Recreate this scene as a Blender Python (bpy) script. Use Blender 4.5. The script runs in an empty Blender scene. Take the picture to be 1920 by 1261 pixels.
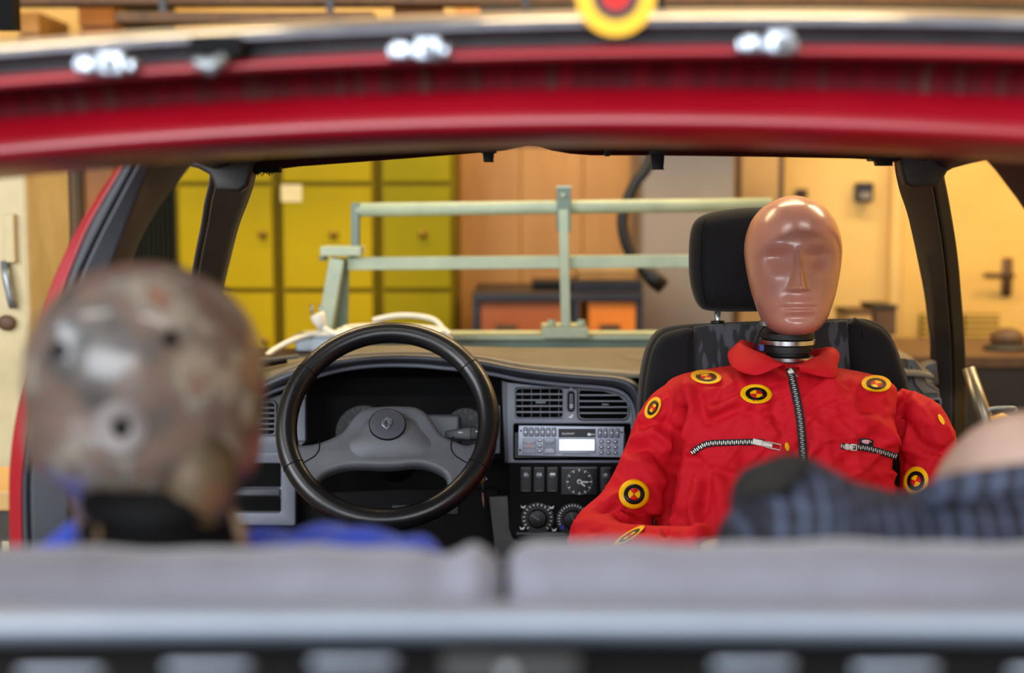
import bpy, bmesh, math, random
import numpy as np
from mathutils import Vector, Matrix
from mathutils.bvhtree import BVHTree
random.seed(7)
S = bpy.context.scene
COL = S.collection
PI = math.pi

# ------------------------------------------------------------------ camera, world, lights, exposure
FPX = 2605.0                                   # focal length in pixels of a 1920 x 1261 frame
CAMZ = 1.25
PITCH = math.atan(250.5 / FPX)
cam_data = bpy.data.cameras.new('camera')
cam = bpy.data.objects.new('camera', cam_data); COL.objects.link(cam)
cam.location = (0, 0, CAMZ)
cam.rotation_euler = (PI / 2 - PITCH, 0, 0)
cam_data.sensor_width = 36.0
cam_data.lens = FPX / 1920 * 36.0
cam_data.clip_start = 0.02
cam_data.dof.use_dof = True
cam_data.dof.focus_distance = 2.2
cam_data.dof.aperture_fstop = 2.35
S.camera = cam

S.view_settings.view_transform = 'Standard'
S.view_settings.look = 'None'
S.view_settings.gamma = 1.0
S.view_settings.use_curve_mapping = False
S.view_settings.exposure = 0.15

W = bpy.data.worlds.new('world'); S.world = W; W.use_nodes = True
W.node_tree.nodes['Background'].inputs[0].default_value = (0.75, 0.85, 1.0, 1)
W.node_tree.nodes['Background'].inputs[1].default_value = 0.9

def area(name, loc, target, sx, sy, power, color):
    l = bpy.data.lights.new(name, 'AREA'); l.shape = 'RECTANGLE'; l.size = sx; l.size_y = sy
    l.energy = power; l.color = color
    o = bpy.data.objects.new(name, l); COL.objects.link(o); o.location = loc
    d = Vector(target) - Vector(loc)
    o.rotation_euler = d.to_track_quat('-Z', 'Y').to_euler()
    return o
# daylight entering by the tall window of the wall behind the camera, and by the one in the left wall
area('window_daylight', (-0.4, -3.85, 2.0), (0.0, 2.5, 1.3), 5.2, 2.3, 430, (0.88, 0.94, 1.0))
area('side_daylight', (-3.35, 0.3, 2.1), (0.5, 2.0, 1.0), 3.2, 1.8, 190, (0.88, 0.94, 1.0))
# fluorescent battens under the ceiling over the car, sodium-warm ones over the back of the hall
for i, (lx, ly, pw_, col_) in enumerate([(-1.3, 0.2, 26, (1.0, 0.96, 0.9)), (1.5, 0.2, 26, (1.0, 0.96, 0.9)),
                                         (-1.6, 3.9, 70, (1.0, 0.76, 0.42)), (0.6, 4.1, 70, (1.0, 0.74, 0.40)),
                                         (2.6, 3.9, 95, (1.0, 0.77, 0.42))]):
    area('batten_lamp', (lx, ly, 3.62), (lx, ly + 0.01, 0), 1.5, 0.22, pw_, col_)

# ------------------------------------------------------------------ helpers
def P(px, py, Y):
    """point of the plane y = Y on the line of sight of a photo pixel"""
    a = (px - 960.0) / FPX; b = (630.5 - py) / FPX
    dy = math.cos(PITCH) + b * math.sin(PITCH); dz = -math.sin(PITCH) + b * math.cos(PITCH)
    t = Y / dy
    return Vector((a * t, Y, CAMZ + dz * t))

def ray(px, py):
    p = P(px, py, 1.0) - Vector((0, 0, CAMZ)); return p.normalized()

def proj_np(co):
    x = co[:, 0]; y = co[:, 1]; z = co[:, 2] - CAMZ
    dep = y * math.cos(PITCH) - z * math.sin(PITCH)
    up = y * math.sin(PITCH) + z * math.cos(PITCH)
    return 960 + FPX * x / dep, 630.5 - FPX * up / dep

def lin(c):
    c /= 255.0
    return c / 12.92 if c <= 0.04045 else ((c + 0.055) / 1.055) ** 2.4
def rgb(r, g, b): return (lin(r), lin(g), lin(b), 1.0)

class NT:
    def __init__(s, m): s.t = m.node_tree; s.n = s.t.nodes; s.l = s.t.links
    def add(s, typ, **kw):
        n = s.n.new(typ)
        for k, v in kw.items(): setattr(n, k, v)
        return n
    def link(s, a, b): s.l.new(a, b)

def mat(name, col, rough=0.5, metal=0.0, var=None, vscale=6.0, vamt=0.5, bump=0.0, bscale=200.0, coat=0.0,
        rvar=0.0, stretch=(1, 1, 1), emit=None, estr=0.0, sheen=0.0, spec=0.5, ramp=None, detail=4.0):
    m = bpy.data.materials.new(name); m.use_nodes = True
    t = NT(m); b = t.n['Principled BSDF']
    b.inputs['Base Color'].default_value = col
    b.inputs['Roughness'].default_value = rough
    b.inputs['Metallic'].default_value = metal
    b.inputs['Coat Weight'].default_value = coat
    b.inputs['Coat Roughness'].default_value = 0.08
    b.inputs['Specular IOR Level'].default_value = spec
    if sheen: b.inputs['Sheen Weight'].default_value = sheen; b.inputs['Sheen Roughness'].default_value = 0.4
    if emit: b.inputs['Emission Color'].default_value = emit; b.inputs['Emission Strength'].default_value = estr
    tc = t.add('ShaderNodeTexCoord'); mp = t.add('ShaderNodeMapping'); mp.inputs['Scale'].default_value = stretch
    t.link(tc.outputs['Object'], mp.inputs['Vector'])
    if var or ramp or rvar:
        nz = t.add('ShaderNodeTexNoise'); nz.inputs['Scale'].default_value = vscale; nz.inputs['Detail'].default_value = detail
        nz.inputs['Roughness'].default_value = 0.62
        t.link(mp.outputs['Vector'], nz.inputs['Vector'])
        if var or ramp:
            cr = t.add('ShaderNodeValToRGB')
            if ramp:
                e = cr.color_ramp.elements
                e[0].position, e[0].color = ramp[0]; e[1].position, e[1].color = ramp[-1]
                for pos, c in ramp[1:-1]:
                    q = e.new(pos); q.color = c
            else:
                cr.color_ramp.elements[0].position = 0.5 - vamt * 0.5; cr.color_ramp.elements[0].color = var
                cr.color_ramp.elements[1].position = 0.5 + (1 - vamt) * 0.3; cr.color_ramp.elements[1].color = col
            t.link(nz.outputs['Fac'], cr.inputs['Fac']); t.link(cr.outputs['Color'], b.inputs['Base Color'])
        if rvar:
            mr = t.add('ShaderNodeMapRange'); mr.inputs['From Min'].default_value = 0.3; mr.inputs['From Max'].default_value = 0.7
            mr.inputs['To Min'].default_value = max(0.02, rough - rvar); mr.inputs['To Max'].default_value = min(1, rough + rvar)
            t.link(nz.outputs['Fac'], mr.inputs['Value']); t.link(mr.outputs['Result'], b.inputs['Roughness'])
    if bump:
        n2 = t.add('ShaderNodeTexNoise'); n2.inputs['Scale'].default_value = bscale; n2.inputs['Detail'].default_value = 3
        t.link(mp.outputs['Vector'], n2.inputs['Vector'])
        bp = t.add('ShaderNodeBump'); bp.inputs['Strength'].default_value = bump; bp.inputs['Distance'].default_value = 0.002
        t.link(n2.outputs['Fac'], bp.inputs['Height']); t.link(bp.outputs['Normal'], b.inputs['Normal'])
    return m

BASE = {}
def thing(name, label, cat, base, group=None):
    o = bpy.data.objects.new(name, None); COL.objects.link(o); o.empty_display_size = 0.05
    o.location = base; o['label'] = label; o['category'] = cat
    if group: o['group'] = group
    BASE[o] = Vector(base)
    return o
def tag(o, label=None, cat=None, group=None, kind=None):
    if label: o['label'] = label
    if cat: o['category'] = cat
    if group: o['group'] = group
    if kind: o['kind'] = kind
    return o

def link_mesh(name, me, m, parent=None, base=None, smooth=True, bevel=0.0, bseg=2, subsurf=0, solid=0.0, angle=None):
    """me holds world coordinates; the object gets its thing's base as origin"""
    if parent is not None: off = BASE[parent]
    elif base is not None: off = Vector(base)
    else:
        n = len(me.vertices); co = np.empty(n * 3); me.vertices.foreach_get('co', co); co = co.reshape(-1, 3)
        off = Vector(((co[:, 0].min() + co[:, 0].max()) / 2, (co[:, 1].min() + co[:, 1].max()) / 2, co[:, 2].min()))
    me.transform(Matrix.Translation(-off))
    o = bpy.data.objects.new(name, me); COL.objects.link(o)
    me.materials.clear(); me.materials.append(m)
    if parent is not None: o.parent = parent
    else: o.location = off
    BASE[o] = off
    me.polygons.foreach_set('use_smooth', [bool(smooth)] * len(me.polygons))
    if smooth and angle: me.set_sharp_from_angle(angle=math.radians(angle))
    if solid:
        s = o.modifiers.new('solid', 'SOLIDIFY'); s.thickness = solid; s.offset = 0
    if bevel:
        b = o.modifiers.new('bevel', 'BEVEL'); b.width = bevel; b.segments = bseg; b.limit_method = 'ANGLE'
        b.angle_limit = math.radians(40)
    if subsurf:
        u = o.modifiers.new('sub', 'SUBSURF'); u.levels = subsurf; u.render_levels = subsurf
    return o

def catmull(pts, n, closed=False):
    pts = [tuple(p) for p in pts]; out = []; k = len(pts)
    segs = k if closed else k - 1
    for i in range(segs):
        def g(j): return pts[j % k] if closed else pts[max(0, min(k - 1, j))]
        p0, p1, p2, p3 = g(i - 1), g(i), g(i + 1), g(i + 2)
        for s in range(n):
            t = s / n
            out.append(tuple(0.5 * (2 * b + (c - a) * t + (2 * a - 5 * b + 4 * c - d) * t * t + (3 * b - a - 3 * c + d) * t ** 3)
                             for a, b, c, d in zip(p0, p1, p2, p3)))
    if not closed: out.append(pts[-1])
    return out
def lerp_tab(tab, x):
    if x <= tab[0][0]: return tab[0][1:]
    for a, b in zip(tab, tab[1:]):
        if x <= b[0]:
            t = (x - a[0]) / (b[0] - a[0]); return tuple(u + (w - u) * t for u, w in zip(a[1:], b[1:]))
    return tab[-1][1:]

class MB:
    def __init__(s): s.v = []; s.f = []
    def add(s, vs, fs):
        o = len(s.v); s.v += [tuple(v) for v in vs]; s.f += [tuple(i + o for i in f) for f in fs]; return s
    def box(s, x0, x1, y0, y1, z0, z1):
        return s.add([(x0, y0, z0), (x1, y0, z0), (x1, y1, z0), (x0, y1, z0), (x0, y0, z1), (x1, y0, z1), (x1, y1, z1), (x0, y1, z1)],
                     [(0, 3, 2, 1), (4, 5, 6, 7), (0, 1, 5, 4), (1, 2, 6, 5), (2, 3, 7, 6), (3, 0, 4, 7)])
    def pbox(s, px0, py0, px1, py1, Y, dep):
        """box whose face fills a pixel rectangle of plane Y and runs back by dep"""
        a = P(px0, py1, Y); b = P(px1, py0, Y)
        return s.box(a.x, b.x, Y, Y + dep, a.z, b.z)
    def loft(s, rings, closed=True, cap=True):
        n = len(rings[0]); vs = [p for r in rings for p in r]; fs = []
        for i in range(len(rings) - 1):
            for j in range(n if closed else n - 1):
                k = (j + 1) % n
                fs.append((i * n + j, i * n + k, (i + 1) * n + k, (i + 1) * n + j))
        if cap and closed:
            fs.append(tuple(range(n - 1, -1, -1))); fs.append(tuple((len(rings) - 1) * n + j for j in range(n)))
        return s.add(vs, fs)
    def tube(s, pts, r, n=10, closed=False, ell=(1, 1), up=None):
        pts = [Vector(p) for p in pts]; k = len(pts); rings = []; prev = None
        for i, p in enumerate(pts):
            if closed: d = pts[(i + 1) % k] - pts[i - 1]
            else: d = pts[min(k - 1, i + 1)] - pts[max(0, i - 1)]
            if d.length < 1e-9: d = Vector((0, 0, 1))
            d.normalize()
            if up is not None: u = Vector(up)
            elif prev is None: u = Vector((0, 0, 1)) if abs(d.z) < 0.9 else Vector((0, 1, 0))
            else: u = prev
            u = (u - d * u.dot(d)).normalized(); prev = u; w = d.cross(u)
            rr = r[i] if isinstance(r, (list, tuple)) else r
            rings.append([p + u * (rr * ell[0] * math.cos(2 * PI * j / n)) + w * (rr * ell[1] * math.sin(2 * PI * j / n)) for j in range(n)])
        if closed:
            rings.append(rings[0])
            return s.loft(rings, True, False)
        return s.loft(rings)
    def cyl(s, a, b, r, n=16, r2=None):
        return s.tube([a, b], [r, r if r2 is None else r2], n)
    def bar(s, a, b, w, h, up=(0, 0, 1)):
        a = Vector(a); b = Vector(b); d = (b - a).normalized(); u = Vector(up); u = (u - d * u.dot(d)).normalized(); q = d.cross(u)
        c = [(-w / 2, -h / 2), (w / 2, -h / 2), (w / 2, h / 2), (-w / 2, h / 2)]
        return s.loft([[a + q * x + u * z for x, z in c], [b + q * x + u * z for x, z in c]])
    def lathe(s, c, prof, n=32, axis='z'):
        rings = []
        for r, h in prof:
            rings.append([(c[0] + r * math.cos(2 * PI * j / n), c[1] + r * math.sin(2 * PI * j / n), c[2] + h) if axis == 'z' else
                          (c[0] + r * math.cos(2 * PI * j / n), c[1] + h, c[2] + r * math.sin(2 * PI * j / n)) for j in range(n)])
        return s.loft(rings)
    def ball(s, c, rx, ry, rz, n=24, m=14):
        rings = []
        for i in range(m + 1):
            t = PI * min(max(i / m, 0.004), 0.996)
            rings.append([(c[0] + rx * math.sin(t) * math.cos(2 * PI * j / n), c[1] + ry * math.sin(t) * math.sin(2 * PI * j / n),
                           c[2] - rz * math.cos(t)) for j in range(n)])
        return s.loft(rings)
    def mesh(s, name='m'):
        me = bpy.data.meshes.new(name); me.from_pydata(s.v, [], s.f); me.validate()
        bm = bmesh.new(); bm.from_mesh(me); bmesh.ops.recalc_face_normals(bm, faces=bm.faces); bm.to_mesh(me); bm.free()
        return me
    def build(s, name, m, parent=None, **kw):
        return link_mesh(name, s.mesh(name), m, parent, **kw)

def rrect(x0, y0, x1, y1, r, n=5):
    out = []
    for cx, cy, a0 in ((x1 - r, y0 + r, -90), (x1 - r, y1 - r, 0), (x0 + r, y1 - r, 90), (x0 + r, y0 + r, 180)):
        for i in range(n + 1):
            a = math.radians(a0 + 90 * i / n); out.append((cx + r * math.cos(a), cy + r * math.sin(a)))
    return out
def ellipse(cx, cy, rx, ry, n=28): return [(cx + rx * math.cos(2 * PI * i / n), cy + ry * math.sin(2 * PI * i / n)) for i in range(n)]

def flat_mesh(polys, ext, bev=0.0, bres=2):
    """polys (outer first, then holes) in metres -> mesh in x, y with half thickness ext in z"""
    c = bpy.data.curves.new('t', 'CURVE'); c.dimensions = '2D'; c.fill_mode = 'BOTH'
    c.extrude = max(ext - bev, 0.0); c.bevel_depth = bev; c.bevel_resolution = bres; c.offset = -bev
    for p in polys:
        sp = c.splines.new('POLY'); sp.points.add(len(p) - 1); sp.use_cyclic_u = True
        for q, (x, y) in zip(sp.points, p): q.co = (x, y, 0, 1)
    o = bpy.data.objects.new('t', c)
    me = bpy.data.meshes.new_from_object(o)
    bpy.data.objects.remove(o); bpy.data.curves.remove(c)
    bm = bmesh.new(); bm.from_mesh(me); bmesh.ops.remove_doubles(bm, verts=bm.verts, dist=1e-6)
    bmesh.ops.recalc_face_normals(bm, faces=bm.faces); bm.to_mesh(me); bm.free()
    return me

class Frame:
    """a flat working plane: pixels are carried once onto it; n points to the viewer side"""
    def __init__(s, px, py, Y, tilt=0.0):
        s.o = P(px, py, Y); s.u = Vector((1, 0, 0)); s.n = Vector((0, -math.cos(tilt), math.sin(tilt))); s.w = s.n.cross(s.u)
    def uv(s, px, py):
        d = ray(px, py); o = Vector((0, 0, CAMZ)); t = (s.o - o).dot(s.n) / d.dot(s.n); q = o + d * t - s.o
        return (q.dot(s.u), q.dot(s.w))
    def pt(s, px, py, h=0.0):
        a, b = s.uv(px, py); return s.o + s.u * a + s.w * b + s.n * h
    def xyz(s, a, b, h): return s.o + s.u * a + s.w * b + s.n * h
    def plate(s, name, polys, m, parent, h=0.0, th=0.004, bev=0.0, raw=False, bres=2, **kw):
        """plate of thickness th whose front stands h proud of the frame"""
        pp = polys if raw else [[s.uv(*q) for q in p] for p in polys]
        me = flat_mesh(pp, th / 2, bev, bres)
        for v in me.vertices: v.co = s.xyz(v.co.x, v.co.y, v.co.z + h - th / 2)
        bm = bmesh.new(); bm.from_mesh(me); bmesh.ops.recalc_face_normals(bm, faces=bm.faces); bm.to_mesh(me); bm.free()
        return link_mesh(name, me, m, parent, angle=35, **kw)
    def text(s, name, txt, px, py, hpx, m, parent, h=0.0, th=0.0006, xs=1.0, align='CENTER'):
        c = bpy.data.curves.new('t', 'FONT'); c.body = txt; c.align_x = align; c.align_y = 'CENTER'; c.extrude = th / 2
        a = s.uv(px, py); b = s.uv(px, py - hpx); size = abs(b[1] - a[1]) * 1.4
        c.size = size
        o = bpy.data.objects.new('t', c); me = bpy.data.meshes.new_from_object(o); bpy.data.objects.remove(o)
        for v in me.vertices: v.co = s.xyz(a[0] + v.co.x * xs, a[1] + v.co.y, v.co.z + h)
        return link_mesh(name, me, m, parent, smooth=False)

def remesh(mb, voxel, it=4, fac=0.5):
    o = bpy.data.objects.new('tmp', mb.mesh()); COL.objects.link(o)
    r = o.modifiers.new('r', 'REMESH'); r.mode = 'VOXEL'; r.voxel_size = voxel
    if it:
        q = o.modifiers.new('s', 'SMOOTH'); q.factor = fac; q.iterations = it
    dg = bpy.context.evaluated_depsgraph_get()
    me = bpy.data.meshes.new_from_object(o.evaluated_get(dg)); bpy.data.objects.remove(o)
    return me
def get_co(me):
    n = len(me.vertices); a = np.empty(n * 3, dtype=np.float64); me.vertices.foreach_get('co', a); return a.reshape(-1, 3)
def get_no(me):
    n = len(me.vertices); a = np.empty(n * 3, dtype=np.float32); me.vertex_normals.foreach_get('vector', a); return a.reshape(-1, 3).astype(float)
def set_co(me, co): me.vertices.foreach_set('co', co.astype(np.float32).ravel()); me.update()
def seg_dist(px, py, line):
    best = np.full(px.shape, 1e9)
    for (ax, ay), (bx, by) in zip(line, line[1:]):
        dx, dy = bx - ax, by - ay; L = dx * dx + dy * dy + 1e-9
        t = np.clip(((px - ax) * dx + (py - ay) * dy) / L, 0, 1)
        best = np.minimum(best, np.hypot(px - ax - t * dx, py - ay - t * dy))
    return best
def bvh_of(me): return BVHTree.FromPolygons([v.co.copy() for v in me.vertices], [tuple(p.vertices) for p in me.polygons])

# ------------------------------------------------------------------ materials
M = {}
M['floor'] = mat('floor_concrete', rgb(112, 104, 94), 0.7, var=rgb(84, 78, 70), vscale=3, bump=0.2, bscale=60)
M['cream'] = mat('cream_paint', rgb(228, 188, 112), 0.6, var=rgb(218, 176, 98), vscale=1.6, bump=0.06, bscale=90)
M['wallwhite'] = mat('white_wall', rgb(118, 116, 110), 0.7, var=rgb(106, 104, 99), vscale=2, bump=0.05, bscale=80)
M['ceil'] = mat('ceiling_paint', rgb(100, 96, 90), 0.8, var=rgb(88, 84, 78), vscale=2)
M['door'] = mat('door_paint', rgb(226, 182, 96), 0.45, var=rgb(216, 170, 84), vscale=3)
M['ply'] = mat('pale_plywood', rgb(208, 148, 66), 0.5, var=rgb(190, 128, 54), vscale=5, stretch=(1.5, 1, 0.25))
M['olive'] = mat('mustard_locker_paint', rgb(178, 152, 0), 0.6, var=rgb(168, 142, 0), vscale=3, spec=0.12)
M['olive2'] = mat('olive_locker_paint', rgb(152, 136, 0), 0.6, var=rgb(142, 126, 0), vscale=3, spec=0.12)
M['olivegap'] = mat('locker_frame_paint', rgb(124, 102, 0), 0.6, var=rgb(114, 94, 0), vscale=3, spec=0.12)
M['brass'] = mat('lock_brass', rgb(150, 112, 34), 0.45, 0.4, var=rgb(120, 86, 24), vscale=30)
M['paper'] = mat('paper_label', rgb(250, 225, 160), 0.7, var=rgb(240, 212, 146), vscale=20)
M['greycab'] = mat('grey_cabinet_paint', rgb(136, 124, 112), 0.5, var=rgb(124, 112, 100), vscale=2)
M['tan'] = mat('tan_board', rgb(192, 152, 92), 0.6, var=rgb(176, 138, 82), vscale=4, stretch=(1, 1, 0.3))
M['brown'] = mat('brown_wood', rgb(92, 62, 34), 0.6, var=rgb(70, 46, 26), vscale=6, stretch=(4, 1, 0.5))
M['orange'] = mat('orange_drawer_front', rgb(220, 124, 22), 0.45, var=rgb(198, 104, 16), vscale=4)
M['rust'] = mat('rust_drawer_front', rgb(160, 82, 22), 0.5, var=rgb(138, 66, 16), vscale=4)
M['navy'] = mat('navy_steel', rgb(30, 30, 42), 0.45, var=rgb(20, 20, 30), vscale=8)
M['black'] = mat('black_plastic', rgb(11, 11, 13), 0.42, var=rgb(8, 8, 9), vscale=12, bump=0.1, bscale=500, spec=0.35)
M['blackgap'] = mat('matt_black', rgb(3, 3, 4), 0.7, var=rgb(2, 2, 3), vscale=10, spec=0.15)
M['rubber'] = mat('black_rubber', rgb(20, 20, 21), 0.6, var=rgb(13, 13, 14), vscale=20, bump=0.15, bscale=200)
M['green'] = mat('pale_green_steel', rgb(176, 186, 156), 0.42, 0.0, var=rgb(150, 164, 142), vscale=14, rvar=0.12, bump=0.1, bscale=120)
M['green_shade'] = mat('shaded_green_steel', rgb(110, 128, 114), 0.45, 0.0, var=rgb(92, 110, 98), vscale=16, rvar=0.1, bump=0.1, bscale=120)  # the rig's pale green again, darkened as its shaded side
M['steel'] = mat('galvanised_steel', rgb(150, 156, 160), 0.38, 0.7, var=rgb(110, 116, 120), vscale=22, rvar=0.1)
M['zinc'] = mat('bright_zinc', rgb(168, 176, 186), 0.25, 0.85, var=rgb(130, 138, 150), vscale=40, rvar=0.1)
M['alu'] = mat('brushed_aluminium', rgb(205, 205, 205), 0.25, 1.0, var=rgb(175, 175, 175), vscale=60)
M['whitecable'] = mat('white_cable', rgb(232, 226, 210), 0.4, var=rgb(214, 206, 186), vscale=20)
M['creamsteel'] = mat('cream_machine_paint', rgb(196, 178, 136), 0.5, var=rgb(172, 152, 110), vscale=7, rvar=0.1)
M['darkgreen'] = mat('dark_green_gap_shade', rgb(40, 40, 16), 0.8, var=rgb(28, 28, 10), vscale=5, stretch=(6, 1, 0.4))  # dark colour that paints the shade of the gap beside the lockers
M['darkbench'] = mat('dark_bench', rgb(44, 36, 26), 0.6, var=rgb(30, 24, 18), vscale=8)
M['crate'] = mat('pale_crate', rgb(170, 124, 64), 0.6, var=rgb(140, 98, 46), vscale=7)
M['glassw'] = mat('window_pane', rgb(200, 215, 235), 0.1, var=rgb(190, 206, 228), vscale=2)

# ------------------------------------------------------------------ the hall
def struct(name, mb, m, **kw):
    o = mb.build(name, m, smooth=False, **kw); o['kind'] = 'structure'; return o
struct('floor', MB().box(-3.6, 4.3, -4.1, 5.9, -0.1, 0.0), M['floor'])
struct('ceiling', MB().box(-3.6, 4.3, -4.1, 5.9, 3.8, 3.9), M['ceil'])
wf = struct('wall_front', MB().box(-3.6, 4.3, 5.8, 5.9, 0, 3.8), M['cream'])
struct('wall_left', MB().box(-3.6, -3.5, -4.1, 5.8, 0, 3.8), M['wallwhite'])
struct('wall_right', MB().box(4.2, 4.3, -4.1, 5.8, 0, 3.8), M['cream'])
struct('wall_back', MB().box(-3.5, 4.2, -4.1, -4.0, 0, 3.8), M['wallwhite'])
def window(name, x0, x1, z0, z1, horiz):
    fr = MB()
    n = 4; t = 0.06
    def bx(a0, a1, b0, b1):
        if horiz: fr.box(a0, a1, -4.0, -3.93, b0, b1)
        else: fr.box(-3.5, -3.43, a0, a1, b0, b1)
    bx(x0, x1, z0, z0 + t); bx(x0, x1, z1 - t, z1)
    for i in range(n + 1):
        a = x0 + (x1 - x0 - t) * i / n; bx(a, a + t, z0, z1)
    o = fr.build(name, M['creamsteel'], smooth=False); o['kind'] = 'structure'
    for i in range(n):
        p = MB(); a = x0 + (x1 - x0 - t) * i / n + t; b = x0 + (x1 - x0 - t) * (i + 1) / n
        if horiz: p.box(a, b, -3.985, -3.975, z0 + t, z1 - t)
        else: p.box(-3.485, -3.475, a, b, z0 + t, z1 - t)
        p.build('pane', M['glassw'], o, smooth=False)
window('window_1', -3.0, 2.2, 0.85, 3.15, True)
window('window_2', -1.3, 1.9, 1.2, 3.0, False)

# door with ventilation grille in the far wall
YD = 5.8
a = P(1690, 300, YD); b = P(2180, 900, YD)
door = struct('door_1', MB().box(a.x, b.x, YD - 0.045, YD, 0.0, 2.05), M['door'])
tr = struct('trim_1', MB().box(a.x - 0.05, a.x - 0.006, YD - 0.06, YD, 0.0, 2.10).box(b.x + 0.006, b.x + 0.06, YD - 0.06, YD, 0, 2.1)
            .box(a.x - 0.05, b.x + 0.06, YD - 0.06, YD, 2.056, 2.11), M['cream'])
h = P(1888, 515, YD - 0.05)
hm = MB().box(h.x - 0.02, h.x + 0.02, YD - 0.055, YD - 0.045, h.z - 0.09, h.z + 0.07)
hm.cyl((h.x, YD - 0.05, h.z), (h.x, YD - 0.11, h.z), 0.011).cyl((h.x + 0.01, YD - 0.10, h.z), (h.x - 0.11, YD - 0.10, h.z), 0.011)
hm.build('door_handle', M['brown'], door)
for gx0, gx1 in ((1722, 1785), (1803, 1872)):
    g0 = P(gx0, 656, YD - 0.05); g1 = P(gx1, 588, YD - 0.05)
    gr = MB().box(g0.x, g1.x, YD - 0.055, YD - 0.046, g0.z, g1.z).build('vent_grille', M['olivegap'], door, smooth=False)
    for i in range(6):
        z = g0.z + (g1.z - g0.z) * (i + 0.5) / 6
        MB().bar((g0.x + 0.008, YD - 0.062, z), (g1.x - 0.008, YD - 0.062, z), 0.012, 0.012).build('slat', M['door'], gr, smooth=False)

a = P(1600, 378, 5.8); b = P(1632, 342, 5.8)
t_ = thing('wall_switch_box', 'small dark switch box on the cream wall left of the door', 'switch box', ((a.x + b.x) / 2, 5.8, a.z))
MB().box(a.x, b.x, 5.74, 5.8, a.z, b.z).build('body', M['navy'], t_, smooth=False, bevel=0.006)
MB().box(a.x + 0.012, b.x - 0.012, 5.732, 5.74, a.z + 0.012, b.z - 0.04).build('plate', M['greycab'], t_, smooth=False)
a = P(1490, 371, 5.8); b = P(1512, 354, 5.8)
t_ = thing('wall_socket', 'little brown wall socket above the head of the red-suited dummy', 'socket', ((a.x + b.x) / 2, 5.8, a.z))
MB().box(a.x, b.x, 5.77, 5.8, a.z, b.z).build('plate', M['brown'], t_, smooth=False, bevel=0.004)
MB().cyl(((a.x + b.x) / 2, 5.772, (a.z + b.z) / 2), ((a.x + b.x) / 2, 5.764, (a.z + b.z) / 2), 0.012).build('insert', M['navy'], t_)

# plywood panel on the wall, grey cabinet, tan board
a = P(858, 1, 5.74); b = P(1215, 1, 5.74)
mb = MB()
o = thing('plywood_panel', 'pale orange plywood panelling on the wall beside the mustard lockers', 'panel', ((a.x + b.x) / 2, 5.77, 0))
n = 3
for i in range(n):
    x0 = a.x + (b.x - a.x) * i / n; x1 = a.x + (b.x - a.x) * (i + 1) / n - 0.003
    MB().box(x0, x1, 5.77, 5.797, 0.0, 2.4).build('board', M['ply'], o, smooth=False, bevel=0.002)
a = P(1207, 1, 5.2); b = P(1384, 1, 5.2)
c = thing('grey_cabinet', 'tall grey-brown steel cabinet behind the red-suited dummy\'s headrest', 'cabinet', ((a.x + b.x) / 2, 5.45, 0))
MB().box(a.x, b.x, 5.22, 5.72, 0.0, 2.0).build('body', M['greycab'], c, smooth=False, bevel=0.004)
d = MB().box(a.x + 0.006, b.x - 0.006, 5.2, 5.22, 0.05, 1.98).build('cabinet_door', M['greycab'], c, smooth=False, bevel=0.003)
MB().cyl((b.x - 0.03, 5.2, 1.0), (b.x - 0.03, 5.17, 1.0), 0.012).build('knob', M['steel'], d)
a = P(1386, 1, 5.5); b = P(1476, 1, 5.5)
t_ = thing('tan_board', 'narrow tan board standing between the grey cabinet and the cream wall', 'board', ((a.x + b.x) / 2, 5.55, 0))
MB().box(a.x, b.x, 5.5, 5.53, 0, 2.2).build('panel', M['tan'], t_, smooth=False, bevel=0.003)
MB().box(b.x - 0.02, b.x, 5.495, 5.5, 0, 2.2).box(a.x, a.x + 0.02, 5.495, 5.5, 0, 2.2).build('edge_strip', M['brown'], t_, smooth=False)

# lockers
YL = 5.0
zb = [P(0, q, YL).z for q in (945, 745, 545, 345, 145)]
cols = [(318, 512, 'olive', 'mustard locker column beside the left windscreen pillar'),
        (516, 702, 'olive', 'middle mustard locker column with a paper label on its door'),
        (706, 852, 'olive2', 'darker olive locker column next to the plywood panelling')]
for k, (p0, p1, mm, lab) in enumerate(cols):
    x0 = P(p0, 1, YL).x; x1 = P(p1, 1, YL).x
    L = thing('locker', lab, 'locker', ((x0 + x1) / 2, YL + 0.25, 0), 'steel lockers')
    MB().box(x0, x1, YL + 0.02, YL + 0.5, 0.0, zb[4] + 0.03).build('body', M['olivegap'], L, smooth=False, bevel=0.003)
    for i in range(4):
        d = MB().box(x0 + 0.017, x1 - 0.017, YL, YL + 0.02, zb[i] + 0.009, zb[i + 1] - 0.009).build('locker_door', M[mm], L, smooth=False, bevel=0.003)
        lp = [(430, 437), (620, 440), (790, 437)][k]
        lx = P(lp[0], 1, YL).x if k else x1 - 0.05
        zz = zb[i] + (zb[i + 1] - zb[i]) * 0.53
        MB().cyl((lx, YL + 0.001, zz), (lx, YL - 0.012, zz), 0.016).cyl((lx, YL - 0.012, zz), (lx, YL - 0.02, zz), 0.008).build('lock', M['brass'], d)
        if k == 1 and i == 2:
            a = P(517, 378, YL); b = P(566, 346, YL)
            MB().box(a.x + 0.02, b.x, YL - 0.004, YL, a.z, b.z).build('paper_label', M['paper'], d, smooth=False)
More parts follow.
